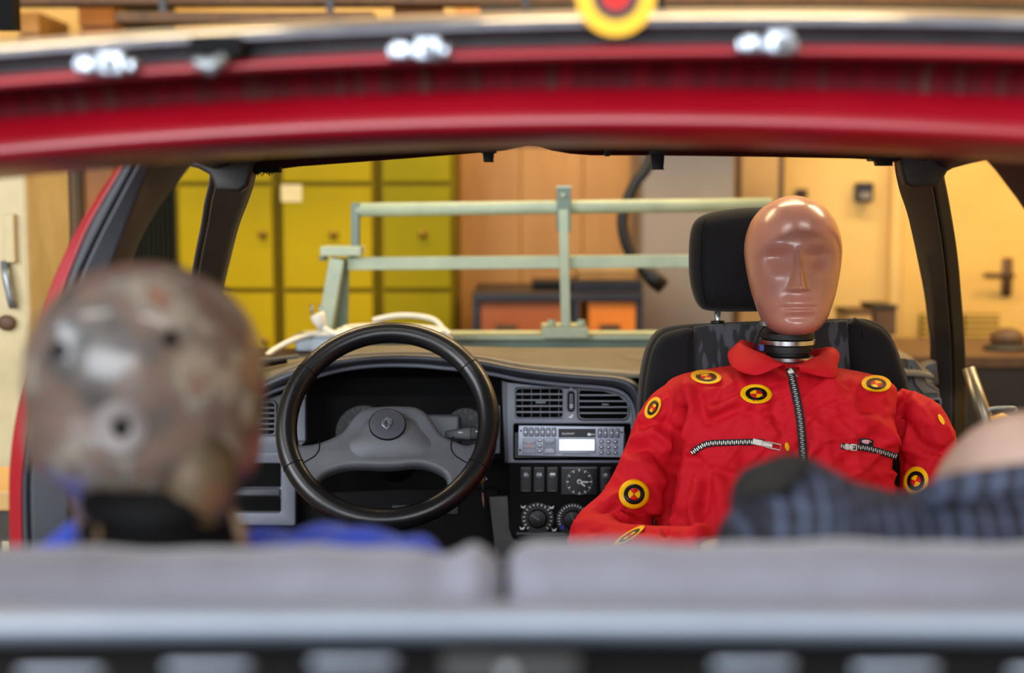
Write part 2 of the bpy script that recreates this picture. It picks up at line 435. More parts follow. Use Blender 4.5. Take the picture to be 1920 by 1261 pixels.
# left of the lockers: dark green sheet added as shade of the gap, orange and brown cupboards
def cupboard(name, p0, p1, Y, m, lab, cat, z1=1.7, parts=('body', 'cupboard_door')):
    x0 = P(p0, 1, Y).x; x1 = P(p1, 1, Y).x
    c = thing(name, lab, cat, ((x0 + x1) / 2, Y + 0.2, 0))
    MB().box(x0, x1, Y + 0.02, Y + 0.4, 0, z1).build(parts[0], m, c, smooth=False, bevel=0.004)
    MB().box(x0 + 0.012, x1 - 0.012, Y, Y + 0.02, 0.06, z1 - 0.03).build(parts[1], m, c, smooth=False, bevel=0.003)
    return c
M['cupbrown'] = mat('brown_cupboard', rgb(62, 45, 28), 0.6, var=rgb(50, 36, 22), vscale=3, stretch=(3, 1, 0.3))
M['cuptan'] = mat('tan_cupboard', rgb(92, 68, 38), 0.6, var=rgb(78, 57, 31), vscale=3, stretch=(3, 1, 0.3))
M['cuporange'] = mat('orange_cupboard', rgb(150, 92, 22), 0.55, var=rgb(130, 78, 18), vscale=3, stretch=(3, 1, 0.3))
cupboard('brown_cupboard', 30, 110, 5.25, M['cupbrown'], 'brown wooden cupboard seen outside the red pillar at far left', 'cupboard')
cupboard('tan_cupboard', 114, 141, 5.25, M['cuptan'], 'narrow tan cupboard between the brown one and the orange one', 'cupboard')
cupboard('orange_cupboard', 145, 212, 5.25, M['cuporange'], 'orange-brown cupboard glimpsed just outside the top of the red pillar', 'cupboard')
cu = MB(); pts = []
x0 = P(222, 1, 5.35).x; x1 = P(316, 1, 5.35).x
N = 60
for r in range(2):
    pass
rows = []
for zz in (0.05, 1.2, 2.3):
    rows.append([(x0 + (x1 - x0) * i / N, 5.42 + 0.03 * math.sin(i * 1.05 + zz * 0.3), zz) for i in range(N + 1)])
ct = cu.loft(rows, closed=False).build('shade_sheet', M['darkgreen'], None, solid=0.006)
tag(ct, 'dark green sheet added as shade in the gap left of the mustard lockers', 'shade_sheet')

# workbench with drawer units
YB = 4.85
a = P(886, 549, YB); b = P(1206, 549, YB); zt = a.z
wb = thing('workbench', 'dark steel workbench in front of the plywood panelling', 'workbench', ((a.x + b.x) / 2, YB + 0.3, 0))
MB().box(a.x, b.x, YB, YB + 0.6, zt - 0.03, zt).build('bench_top', M['navy'], wb, smooth=False, bevel=0.004)
mid = P(1072, 1, YB).x; mid2 = P(1102, 1, YB).x
for lx in (a.x + 0.012, mid + 0.02, b.x - 0.012):
    for ly in (YB + 0.02, YB + 0.58):
        MB().box(lx - 0.012, lx + 0.012, ly - 0.012, ly + 0.012, 0, zt - 0.03).build('leg', M['navy'], wb, smooth=False)
def drawers(p0, p1, m, lab, knobs):
    x0 = P(p0, 1, YB).x; x1 = P(p1, 1, YB).x
    d = thing('drawer_unit', lab, 'drawer unit', ((x0 + x1) / 2, YB + 0.3, 0), 'drawer units under the workbench')
    MB().box(x0, x1, YB + 0.03, YB + 0.55, 0.02, zt - 0.034).build('body', m, d, smooth=False, bevel=0.003)
    MB().box(x0 + 0.01, x1 - 0.01, YB + 0.05, YB + 0.5, 0, 0.02).build('plinth', M['navy'], d, smooth=False)
    for i in range(4):
        z1 = zt - 0.045 - i * 0.2; f = MB().box(x0 + 0.004, x1 - 0.004, YB + 0.01, YB + 0.03, z1 - 0.19, z1).build('drawer', m, d, smooth=False, bevel=0.003)
        xc = (x0 + x1) / 2 + knobs
        MB().bar((xc - 0.035, YB + 0.002, z1 - 0.075), (xc + 0.035, YB + 0.002, z1 - 0.075), 0.016, 0.02).build('handle', M['brown'], f, smooth=False)
drawers(898, 1066, M['rust'], 'rust-brown drawer unit under the left half of the workbench', -0.06)
drawers(1106, 1200, M['orange'], 'bright orange drawer unit under the right end of the workbench', -0.01)
def open_box(name, lab, cat, p0, p1, q0, q1, Y, dep, m, m2=None, base=None):
    a = P(p0, q1, Y); b = P(p1, q0, Y); z0 = a.z if base is None else base
    c = thing(name, lab, cat, ((a.x + b.x) / 2, Y + dep / 2, z0))
    MB().box(a.x, b.x, Y, Y + dep, z0, b.z - 0.015).build('body', m, c, smooth=False, bevel=0.006)
    MB().box(a.x - 0.004, b.x + 0.004, Y - 0.004, Y + dep + 0.004, b.z - 0.0148, b.z).build('lid', m2 or m, c, smooth=False, bevel=0.004)
    return c
open_box('tool_case', 'dark navy tool case lying on the workbench', 'case', 1072, 1203, 527, 548, YB + 0.06, 0.3, M['navy'], base=zt + 0.001)
zc = P(1, 527, YB + 0.06).z
open_box('cardboard_box', 'flat orange-brown cardboard box on top of the navy tool case', 'box', 1084, 1192, 503, 527, YB + 0.1, 0.22, M['crate'], M['tan'], base=zc + 0.001)
open_box('black_drill_case', 'small black case at the back of the workbench by the upright post', 'case', 1000, 1062, 527, 548, YB + 0.2, 0.2, M['black'], base=zt + 0.001)
# bench and clutter seen through the right door opening
YR = 4.3
a = P(1690, 668, YR); b = P(2100, 668, YR)
rb = thing('dark_work_table', 'dark brown work table beyond the right windscreen pillar', 'table', ((a.x + b.x) / 2, YR + 0.3, 0))
MB().box(a.x - 0.1, b.x, YR, YR + 0.6, a.z - 0.035, a.z).build('table_top', M['brown'], rb, smooth=False, bevel=0.003)
MB().box(a.x - 0.06, b.x - 0.04, YR + 0.03, YR + 0.05, 0.25, a.z - 0.035).build('front_panel', M['darkbench'], rb, smooth=False)
for lx in (a.x - 0.07, b.x - 0.04):
    for ly in (YR + 0.08, YR + 0.55): MB().box(lx - 0.025, lx + 0.025, ly - 0.025, ly + 0.025, 0, a.z - 0.036).build('leg', M['darkbench'], rb, smooth=False)
zr = a.z
open_box('brown_parts_box', 'brown parts box on the dark table right behind the dummy\'s headrest', 'box', 1640, 1682, 572, 604, 4.97, 0.2, M['brown'], M['darkbench'], base=zr + 0.001)
open_box('tan_parts_box', 'low tan parts box on the dark table close to the dummy\'s jaw', 'box', 1590, 1636, 582, 608, 4.97, 0.2, M['tan'], M['brown'], base=zr + 0.001)
t2 = thing('side_table', 'plain brown side table against the cream wall behind the dummy', 'table', (P(1635, 1, 4.8).x, 5.09, 0))
a = P(1560, 1, 4.8).x; b = P(1688, 1, 4.8).x
MB().box(a, b, 4.93, 5.25, zr - 0.03, zr).build('table_top', M['brown'], t2, smooth=False)
for lx in (a + 0.03, b - 0.03):
    for ly in (4.97, 5.21): MB().box(lx - 0.02, lx + 0.02, ly - 0.02, ly + 0.02, 0, zr - 0.03).build('leg', M['brown'], t2, smooth=False)
cap = thing('dust_cap', 'rounded dark cap lying on the table at the far right edge', 'cap', (P(1910, 1, 4.5).x, 4.5, zr + 0.001))
MB().ball((P(1910, 1, 4.5).x, 4.5, zr + 0.037), 0.055, 0.055, 0.035).build('crown', M['brown'], cap)
MB().lathe((P(1910, 1, 4.5).x, 4.5, zr + 0.001), [(0.075, 0), (0.075, 0.008), (0.05, 0.02)], 24).build('brim', M['darkbench'], cap)

# hanging hose
hp = [P(1232, 140, 4.2), P(1222, 290, 4.2), P(1190, 345, 4.2), P(1170, 395, 4.2), P(1168, 430, 4.2), P(1180, 470, 4.2), P(1205, 502, 4.2), P(1228, 525, 4.2)]
hp = [Vector((hp[0].x + 0.05, 4.2, 3.78))] + hp
hz = thing('exhaust_hose', 'black hose hanging down in a bend in front of the grey cabinet', 'hose', (hp[1].x, 4.2, hp[-1].z))
MB().tube(catmull(hp, 8), 0.017, 12).build('hose', M['rubber'], hz)
MB().tube([hp[-2], hp[-1], P(1244, 538, 4.2)], [0.02, 0.027, 0.024], 14).build('nozzle', M['black'], hz)
MB().lathe((hp[0].x, 4.2, 3.77), [(0.05, 0), (0.05, 0.03)], 20).build('ceiling_mount', M['steel'], hz)

# overhead: timber on brackets above the lockers, crates
for k, (p0, p1, q0, q1, Y, m, lab) in enumerate([
        (215, 700, 22, 42, 4.7, 'brown', 'dark brown roof timber above the lockers, lower one'),
        (-200, 2100, -40, 8, 4.9, 'brown', 'long brown ceiling beam across the top of the picture'),
        (900, 2100, 10, 30, 4.65, 'darkbench', 'almost black timber above the car roof at the right')]):
    a = P(p0, q1, Y); b = P(p1, q0, Y)
    t_ = thing('roof_timber', lab, 'timber beam', ((a.x + b.x) / 2, Y + 0.05, a.z))
    MB().box(a.x, b.x, Y, Y + 0.1, a.z, b.z).build('beam', M[m], t_, smooth=False, bevel=0.004)
    for hx in (a.x + 0.15, b.x - 0.15):
        MB().box(hx - 0.012, hx + 0.012, Y + 0.04, Y + 0.06, b.z, 3.8).build('hanger', M['navy'], t_, smooth=False)
zl = zb[4] + 0.03
def crate(p0, p1, top, Y, m, lab, zbase):
    a = P(p0, top, Y); b = P(p1, top, Y)
    c = thing('wooden_crate', lab, 'crate', ((a.x + b.x) / 2, Y + 0.18, zbase), 'crates stored up high')
    MB().box(a.x, b.x, Y, Y + 0.36, zbase, a.z).build('body', m, c, smooth=False, bevel=0.003)
    for i in range(3):
        z = zbase + (a.z - zbase) * (i + 0.5) / 3
        MB().box(a.x - 0.004, b.x + 0.004, Y - 0.012, Y, z - 0.4 * (a.z - zbase) / 3, z + 0.4 * (a.z - zbase) / 3).build('slat', m, c, smooth=False)
crate(150, 212, 2, 5.36, M['cuporange'], 'orange wooden crate on top of the orange cupboard', 1.701)
crate(36, 72, 22, 5.26, M['crate'], 'pale little crate on top of the brown cupboard', 1.701)
crate(520, 700, 30, 5.05, M['brown'], 'brown crate stored on top of the middle locker', zl + 0.001)
crate(740, 830, 12, 5.05, M['cuporange'], 'orange crate stored on top of the olive locker', zl + 0.001)
pl = thing('black_pole', 'black upright pole at the top left corner of the picture', 'pole', (P(10, 0, 3.4).x, 3.4, 0))
a = P(-14, 1, 3.4).x; b = P(24, 1, 3.4).x; zt_ = P(1, 54, 3.4).z
MB().box(a, b, 3.4, 3.45, zt_, 3.8).build('post', M['blackgap'], pl, smooth=False)
MB().box(a - 0.03, b + 0.03, 3.37, 3.48, 3.77, 3.8).build('top_flange', M['blackgap'], pl, smooth=False)

# machine column with cables outside the left door
YM = 3.1
a = P(-160, 1, YM).x; b = P(38, 1, YM).x
mc = thing('machine_column', 'cream painted machine column at the far left edge', 'machine', ((a + b) / 2, YM + 0.15, 0))
MB().box(a, b, YM, YM + 0.3, 0.02, 1.36).build('column', M['creamsteel'], mc, smooth=False, bevel=0.01)
MB().box(a - 0.03, b + 0.03, YM - 0.03, YM + 0.33, 0, 0.02).build('base_plate', M['steel'], mc, smooth=False)
q = P(18, 0, YM).x
MB().tube([P(8, 490, YM - 0.012), P(12, 520, YM - 0.02), P(20, 560, YM - 0.02), P(24, 575, YM - 0.012)], 0.009, 10).build('pull_handle', M['steel'], mc)
MB().box(P(-4, 1, YM).x, P(17, 1, YM).x, YM - 0.018, YM, P(1, 492, YM).z, P(1, 400, YM).z).build('cover_plate', M['creamsteel'], mc, smooth=False, bevel=0.004)
MB().ball(P(12, 605, YM - 0.01), 0.02, 0.008, 0.018).build('oily_knob', M['brown'], mc)
for i, (xx, sw) in enumerate(((46, 5), (55, 8), (64, 7))):
    Y = 3.25 + 0.03 * i
    pts = [P(xx - 4, 440, Y), P(xx + sw, 520, Y), P(xx + 2, 600, Y), P(xx - sw, 700, Y), P(xx, 800, Y)]
    pts = [Vector((P(30, 1, Y).x, Y, pts[0].z + 0.01))] + pts
    t_ = MB().tube(catmull(pts, 6), 0.008, 8).build('hanging_cable', M[['rubber', 'brown', 'darkbench'][i]])
    tag(t_, ['black cable hanging on the machine column, innermost', 'brown cable hanging in the middle of the bunch by the machine column',
             'dark cable of the bunch nearest the red pillar'][i], 'cable', 'cables hanging on the machine column')
st = thing('wooden_stool', 'dark wooden stool corner at the lower left edge', 'stool', (P(-60, 1, 2.6).x, 2.72, 0))
a = P(-160, 1, 2.6).x; b = P(14, 1, 2.6).x; z = P(1, 920, 2.6).z
MB().box(a, b, 2.6, 2.85, z - 0.04, z).build('seat', M['tan'], st, smooth=False, bevel=0.006)
MB().box(a + 0.01, b - 0.006, 2.61, 2.63, z - 0.1, z - 0.04).build('apron', M['darkbench'], st, smooth=False)
for lx in (a + 0.02, b - 0.02):
    for ly in (2.63, 2.82): MB().box(lx - 0.016, lx + 0.016, ly - 0.016, ly + 0.016, 0, z - 0.04).build('leg', M['darkbench'], st, smooth=False)

# ------------------------------------------------------------------ pale green steel rig in front of the car
YG = 3.35
rg = thing('steel_test_rig', 'pale green welded steel rig with rails standing in front of the windscreen', 'steel frame', (P(1000, 1, YG).x, YG + 0.05, 0))
lo = P(558, 640, YG); hi = P(1560, 640, YG)
MB().box(lo.x, hi.x, YG, YG + 0.1, P(0, 664, YG).z, P(0, 636, YG).z).build('base_beam', M['green_shade'], rg, smooth=False, bevel=0.004)
MB().box(lo.x - 0.0, hi.x + 0.0, YG - 0.012, YG + 0.112, P(0, 636, YG).z, P(0, 627, YG).z).build('beam_flange', M['green'], rg, smooth=False, bevel=0.002)
MB().tube([P(668, 393, YG + 0.05), P(1446, 383, YG + 0.05)], 0.0165, 18).build('top_rail', M['green'], rg)
MB().bar(P(652, 494, YG + 0.05), P(1440, 488, YG + 0.05), 0.03, 0.031).build('middle_rail', M['green'], rg, smooth=False, bevel=0.003)
MB().bar(P(667, 380, YG + 0.05), P(667, 480, YG + 0.05), 0.02, 0.03, up=(0, 1, 0)).build('rail_end_upright', M['green_shade'], rg, smooth=False, bevel=0.003)
MB().box(P(594, 1, YG).x, P(672, 1, YG).x, YG, YG + 0.09, P(0, 480, YG).z, P(0, 462, YG).z).build('end_bracket', M['green'], rg, smooth=False, bevel=0.003)
for bx_ in (606, 660):
    MB().cyl(P(bx_, 480, YG + 0.045), P(bx_, 488, YG + 0.045), 0.011, 6).build('bolt', M['green_shade'], rg)
MB().bar(P(634, 484, YG + 0.03), P(608, 632, YG + 0.03), 0.036, 0.05, up=(0, 1, 0)).build('raking_leg', M['green'], rg, smooth=False, bevel=0.003)
MB().bar(P(643, 484, YG + 0.08), P(640, 632, YG + 0.08), 0.03, 0.04, up=(0, 1, 0)).build('rear_leg', M['green_shade'], rg, smooth=False, bevel=0.003)
MB().bar(P(1057, 352, YG + 0.035), P(1057, 434, YG + 0.035), 0.034, 0.04, up=(0, 1, 0)).build('post_clamp', M['green_shade'], rg, smooth=False, bevel=0.003)
MB().bar(P(1057, 348, YG + 0.03), P(1057, 353, YG + 0.03), 0.036, 0.046, up=(0, 1, 0)).build('clamp_cap', M['green'], rg, smooth=False)
MB().cyl(P(1056, 366, YG + 0.012), P(1056, 366, YG + 0.006), 0.006, 10).build('rivet', M['green'], rg)
MB().bar(P(1056, 392, YG + 0.03), P(1061, 612, YG + 0.03), 0.023, 0.032, up=(0, 1, 0)).build('post', M['green'], rg, smooth=False, bevel=0.003)
MB().box(P(1018, 1, YG).x, P(1105, 1, YG).x, YG - 0.03, YG + 0.11, P(0, 632, YG).z, P(0, 612, YG).z).build('post_foot', M['green'], rg, smooth=False, bevel=0.003)
for bx_ in (1034, 1090):
    MB().cyl(P(bx_, 614, YG + 0.02), P(bx_, 599, YG + 0.02), 0.011, 6).build('foot_bolt', M['green'], rg)
for lx in (lo.x + 0.05, hi.x - 0.05):
    MB().box(lx - 0.04, lx + 0.04, YG + 0.01, YG + 0.09, 0.0, P(0, 664, YG).z).build('floor_leg', M['green_shade'], rg, smooth=False, bevel=0.003)

# galvanised box and white flex with plug
bxa = P(553, 662, 3.2); bxa.z = P(960, 664, 3.05).z - 0.011 + 0.09; bxb = P(626, 632, 3.2)
gb = thing('steel_box', 'small galvanised box under the white flex at the left end of the windscreen', 'metal box', ((bxa.x + bxb.x) / 2, 3.24, bxa.z - 0.09))
MB().box(bxa.x, bxb.x, 3.2, 3.28, bxa.z - 0.09, bxb.z).build('body', M['steel'], gb, smooth=False, bevel=0.004)
MB().box(bxa.x - 0.003, bxb.x + 0.003, 3.197, 3.283, bxb.z, bxb.z + 0.004).build('lid', M['steel'], gb, smooth=False)
fx = thing('white_flex', 'coiled white mains flex with a two-pin plug lying on the dashboard edge', 'cable', (P(720, 650, 3.22).x, 3.22, P(720, 662, 3.22).z))
r_ = 0.0065
MB().tube(catmull([P(493, 672, 3.1), P(515, 655, 3.14), P(550, 637, 3.17), P(590, 626, 3.2), P(620, 630, 3.21), P(650, 634, 3.21)], 6), r_, 8).build('flex', M['whitecable'], fx)
coil = []
for i in range(120):
    a = i / 120 * 2 * PI * 4
    rx = 100 + 8 * math.sin(a * 0.37); k = i / 120
    coil.append(P(735 + rx * math.cos(a), 0, 3.22).to_tuple()[0:1] + (3.22 + 0.055 * math.sin(a), P(0, 646 - 26 * (0.5 + 0.5 * math.sin(a * 0.5 + 0.5)) * 1.0 - 10 * k, 3.22).z))
MB().tube(coil, r_, 8).build('coil', M['whitecable'], fx)
MB().tube(catmull([P(700, 600, 3.26), P(740, 592, 3.25), P(780, 592, 3.24), P(815, 600, 3.22), P(832, 618, 3.2), P(845, 626, 3.19)], 6), r_, 8).build('coil_top', M['whitecable'], fx)
MB().tube(catmull([P(606, 612, 3.2), P(618, 622, 3.19), P(640, 628, 3.18), P(660, 638, 3.18)], 6), r_ * 1.1, 8).build('plug_lead', M['whitecable'], fx)
pg = MB().tube([P(607, 616, 3.2), P(600, 603, 3.2), P(596, 592, 3.2), P(594, 588, 3.2)], [0.010, 0.015, 0.018, 0.016], 12, ell=(1, 0.75)).build('plug', M['whitecable'], fx)
for dx in (-8, 8):
    MB().cyl(P(594 + dx, 590, 3.2), P(592 + dx, 571, 3.2), 0.0034, 8).build('pin', M['zinc'], pg)

# ------------------------------------------------------------------ car body shell
M['red'] = mat('red_car_paint', rgb(150, 4, 26), 0.34, var=rgb(138, 4, 22), vscale=5, coat=0.5, rvar=0.06)
M['red'].node_tree.nodes['Principled BSDF'].inputs['Coat Roughness'].default_value = 0.3
M['redinner'] = mat('shaded_dirty_red', rgb(190, 10, 34), 0.65, ramp=[(0.34, rgb(78, 48, 42)), (0.46, rgb(70, 2, 14)), (0.75, rgb(110, 3, 20))],  # brown dirt streaks over car red darkened for the recess shade
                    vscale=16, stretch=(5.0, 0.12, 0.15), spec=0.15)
M['darkred'] = mat('shaded_red_paint', rgb(46, 3, 5), 0.6, var=rgb(34, 2, 3), vscale=8, spec=0.25)  # car red darkened, the header's underside shade put into the colour
M['silvertrim'] = mat('silver_grey_trim', rgb(112, 115, 126), 0.3, 0.1, var=rgb(84, 87, 98), vscale=12, stretch=(2, 1, 1), coat=0.5)
M['seal'] = mat('grey_black_seal', rgb(38, 40, 44), 0.5, var=rgb(24, 25, 28), vscale=14, stretch=(2, 1, 1))
M['pillar'] = mat('pillar_trim_grey', rgb(66, 68, 74), 0.5, var=rgb(52, 53, 58), vscale=8, bump=0.15, bscale=350)
M['pillard'] = mat('pillar_trim_dark', rgb(52, 48, 46), 0.5, var=rgb(40, 36, 35), vscale=8, bump=0.15, bscale=350)
M['bluegrey'] = mat('blue_grey_metal', rgb(150, 160, 176), 0.42, var=rgb(134, 143, 158), vscale=4, stretch=(1.5, 1, 1))
M['bench'] = mat('grey_bench_cloth', rgb(122, 122, 135), 0.85, var=rgb(104, 103, 111), vscale=9, bump=0.3, bscale=300, sheen=0.2)
M['pan'] = mat('floor_pan_black', rgb(18, 17, 17), 0.8, var=rgb(12, 11, 11), vscale=7)
M['yellow'] = mat('target_yellow', rgb(240, 182, 2), 0.4, var=rgb(232, 172, 2), vscale=20, spec=0.25)
M['tblack'] = mat('target_black', rgb(18, 18, 20), 0.4, var=rgb(12, 12, 13), vscale=20, spec=0.25)
M['tred'] = mat('target_red', rgb(206, 26, 18), 0.45, var=rgb(192, 20, 13), vscale=20, spec=0.2)

XC = 0.10
car = thing('car', 'red car body shell without glass, cut open at the back', 'car', (XC, 1.7, 0))
def mir(v): return Vector((2 * XC - v[0], v[1], v[2]))

# rear roof header: profile (pixel row at the crown of the arch, depth)
def drop(px, py):
    u = 2.76e-5 * (px - 1450) ** 2; l = 4.2e-5 * (px - 1150) ** 2
    w = min(1, max(0, (py - 90) / 142.0)); return u * (1 - w) + l * w
def header_part(name, prof, m, th=0.004):
    rows = []
    prof = catmull(prof, 5)
    for i in range(61):
        px = -150 + 2720 * i / 60
        x = P(px, 300, 1.15).x
        rows.append([(x, Y, P(960, py, Y).z - drop(px, py) * 1.15 / FPX) for py, Y in prof])
    return MB().loft(rows, closed=False).build(name, m, car, solid=th)
header_part('rear_roof_edge', [(20, 1.24), (24, 1.168), (31, 1.142), (39, 1.129), (47, 1.127)], M['silvertrim'])
header_part('rear_window_seal', [(45, 1.134), (54, 1.136), (68, 1.140), (87, 1.142)], M['seal'])
header_part('rear_window_flange', [(86, 1.138), (91, 1.112), (97, 1.106), (103, 1.110)], M['red'])
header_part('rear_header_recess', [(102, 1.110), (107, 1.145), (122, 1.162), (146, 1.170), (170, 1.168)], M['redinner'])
header_part('rear_header_beam', [(168, 1.168), (180, 1.160), (200, 1.153), (218, 1.149), (234, 1.150), (248, 1.166), (262, 1.20), (271, 1.27), (265, 1.38)], M['red'])
# roof skin
rows = []
for j in range(9):
    Y = 1.22 + (1.98 - 1.22) * j / 8
    r = []
    for i in range(25):
        s = -1 + 2 * i / 24
        x = XC + s * (0.535 + 0.01 * math.sin(j / 8 * PI))
        zc = 1.412 - 0.04 * j / 8 + 0.02 * math.sin(j / 8 * PI) - 0.045 * s * s
        r.append((x, Y, zc))
    rows.append(r)
MB().loft(rows, closed=False).build('roof_panel', M['red'], car, solid=0.004)
# clips of the missing rear window
for px, py in ((195, 122), (785, 95), (1440, 83)):
    q = P(px, py, 1.09)
    c = MB().box(q.x - 0.024, q.x + 0.024, 1.090, 1.108, q.z - 0.006, q.z + 0.005).box(q.x - 0.020, q.x - 0.006, 1.082, 1.092, q.z - 0.007, q.z + 0.007)
    c.box(q.x - 0.002, q.x + 0.018, 1.079, 1.092, q.z - 0.0085, q.z + 0.0105)
    cl_ = c.build('window_clip', M['zinc'], car, bevel=0.0025, bseg=3)
    MB().cyl((q.x + 0.008, 1.080, q.z), (q.x + 0.008, 1.075, q.z), 0.005, 12).build('clip_screw', M['steel'], cl_)
q = P(402, 84, 1.10)
MB().box(q.x - 0.019, q.x + 0.020, 1.098, 1.15, q.z - 0.010, q.z + 0.007).build('hinge_pocket', M['blackgap'], car, smooth=False)
q = P(395, 126, 1.09)
MB().tube([q + Vector((-0.013, 0, 0.005)), q, q + Vector((0.012, 0, 0.008))], [0.004, 0.0075, 0.004], 10).build('hinge_tab', M['steel'], car)
# target disc on the roof edge
q = P(1155, -8, 1.11); fr = Frame(1155, -8, 1.11)
R1 = 73 * 1.11 / FPX
def ring_poly(r, n=40): return [(r * math.cos(2 * PI * i / n), r * math.sin(2 * PI * i / n)) for i in range(n)]
tg = fr.plate('roof_target_disc', [ring_poly(R1)], M['yellow'], car, h=0.0, th=0.0016, raw=True)
fr.plate('black_ring', [ring_poly(R1 * 0.60), ring_poly(R1 * 0.36)], M['tblack'], tg, h=0.0008, th=0.0008, raw=True)
fr.plate('red_centre', [ring_poly(R1 * 0.36)], M['tred'], tg, h=0.0007, th=0.0007, raw=True)

# windscreen header
hdr = Frame(1080, 292, 2.02, tilt=-0.75)
low = [(455, 330), (480, 327), (505, 321), (560, 314), (640, 308), (760, 299), (850, 292), (900, 288), (945, 284), (970, 279), (990, 275.5), (1010, 277),
       (1035, 284), (1070, 290), (1110, 293), (1200, 293), (1300, 294), (1450, 296), (1600, 299), (1640, 301), (1705, 309)]
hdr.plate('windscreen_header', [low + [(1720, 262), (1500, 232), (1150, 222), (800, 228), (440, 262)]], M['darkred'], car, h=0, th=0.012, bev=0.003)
def clip(px, py0, py1, w):
    f = Frame(px, py0, 2.015)
    a = f.plate('header_clip', [rrect(px - w * 0.7, py0 - 6, px + w * 0.7, py0 + 3, 2)], M['black'], car, h=0.014, th=0.03, bev=0.001)
    f.plate('clip_tongue', [[(px - w * 0.5, py0), (px + w * 0.5, py0), (px + w * 0.42, py1 - 3), (px + w * 0.48, py1), (px - w * 0.4, py1), (px - w * 0.42, py1 - 3)]],
            M['black'], a, h=0.010, th=0.014, bev=0.001)
clip(916, 284, 304, 22); clip(1232, 288, 318, 26); clip(1138, 286, 293, 10); clip(1655, 299, 311, 36)
hdr.plate('header_oval_pad', [ellipse(1485, 284, 40, 6)], M['darkred'], car, h=0.003, th=0.006, bev=0.001)
mb = MB()
for i in range(14):
    x0 = 478 + random.random() * 45; a = P(x0, 321, 2.01)
    mb.tube([a, a + Vector((random.uniform(-0.006, 0.012), -0.004, random.uniform(-0.008, 0.0)))], [0.0015, 0.0003], 5)
mb.pbox(474, 312, 524, 323, 2.005, 0.02).build('torn_foam', M['blackgap'], car, smooth=False)

# pillars
def strip(name, rows, m, mirror=False, th=0.03, parent=None, bev=0.004, both=False):
    """rows: (py, left px, right px, Y left, Y right)"""
    rings = []
    rows = catmull(rows, 4)
    for py, l, r, Yl, Yr in rows:
        a = P(l, py, Yl); b = P(r, py, Yr)
        ring = [a, b, b + Vector((0, th, 0)), a + Vector((0, th, 0))]
        rings.append([mir(v) for v in ring] if mirror else ring)
    return MB().loft(rings).build(name, m, parent or car, bevel=bev, angle=40)
ys = [296, 330, 420, 503, 600, 700, 800, 870, 930, 1040, 1300, 1700]
rl = [232, 207, 148, 107, 70, 45, 25, 17, 15, 17, 24, 40]
rr = [243, 220, 168, 133, 97, 68, 50, 43, 40, 42, 50, 66]
g1 = [260, 240, 192, 152, 112, 80, 61, 53, 51, 54, 62, 78]
g2 = [300, 274, 238, 205, 165, 140, 128, 126, 128, 132, 140, 150]
gi = [362, 332, 268, 232, 197, 175, 165, 160, 156, 154, 156, 164]
YBp = 1.65
for mrr in (False, True):
    nm = 'door_pillar'
    o = strip(nm, [(y, c + 5, d, YBp - 0.03, YBp - 0.02) for y, c, d in zip(ys, g1, g2)], M['pillar'], mrr, th=0.05, bev=0.008)
    strip('red_outer_panel', [(y, a, b, YBp, YBp - 0.015) for y, a, b in zip(ys, rl, rr)], M['red'], mrr, th=0.06, parent=o)
    strip('door_seal', [(y, b, c, YBp - 0.012, YBp - 0.012) for y, b, c in zip(ys, rr, g1)], M['pillar'], mrr, th=0.05, parent=o)
    strip('inner_return', [(y, d, e, YBp - 0.018, YBp + 0.09) for y, d, e in zip(ys, g2, gi)], M['pillard'], mrr, th=0.03, parent=o)
AY = lambda py: 2.0 + (min(py, 690) - 300) / 380 * 0.94
la = [(285, 402, 492), (310, 395, 480), (325, 392, 472), (350, 388, 466), (380, 381, 456), (420, 375, 441), (470, 365, 428), (530, 354, 414), (560, 348, 407), (620, 340, 395), (690, 331, 383), (780, 318, 372)]
o = strip('windscreen_pillar', [(y, l + 12, r, AY(y) - 0.01, AY(y) + 0.01) for y, l, r in la], M['pillard'], th=0.05, bev=0.012)
strip('pillar_seal', [(y, l, l + 9, AY(y) + 0.005, AY(y) - 0.002) for y, l, r in la], M['pillar'], th=0.04, parent=o)
# corner gusset between windscreen pillar and roof rail
g = Frame(430, 320, 1.995)
g.plate('pillar_corner', [[(336, 296), (346, 309), (372, 316), (390, 326), (398, 338), (402, 356), (448, 360), (464, 348), (472, 322), (480, 296)]], M['pillard'], o, h=0.0, th=0.03, bev=0.006)
ra = [(285, 1690, 1764), (310, 1692, 1769), (330, 1695, 1773), (360, 1702, 1779), (400, 1715, 1786), (450, 1726, 1794), (500, 1736, 1800), (550, 1745, 1804), (600, 1751, 1808), (650, 1756, 1811), (720, 1754, 1813), (780, 1750, 1813), (840, 1746, 1811)]
AYr = lambda py: 2.0 + (min(py, 680) - 300) / 380 * 0.84
o = strip('windscreen_pillar', [(y, l, r - 26, AYr(y) + 0.01, AYr(y) - 0.012) for y, l, r in ra], M['pillard'], th=0.05, bev=0.012)
strip('pillar_seal', [(y, r - 25, r, AYr(y) - 0.004, AYr(y) + 0.02) for y, l, r in ra], M['black'], th=0.04, parent=o)
g = Frame(1730, 320, 1.995)
g.plate('pillar_corner', [[(1688, 280), (1692, 320), (1699, 345), (1712, 352), (1762, 348), (1771, 334), (1778, 321), (1800, 309), (1850, 297), (1886, 290), (1886, 276)]], M['pillard'], o, h=0.0, th=0.03, bev=0.006)
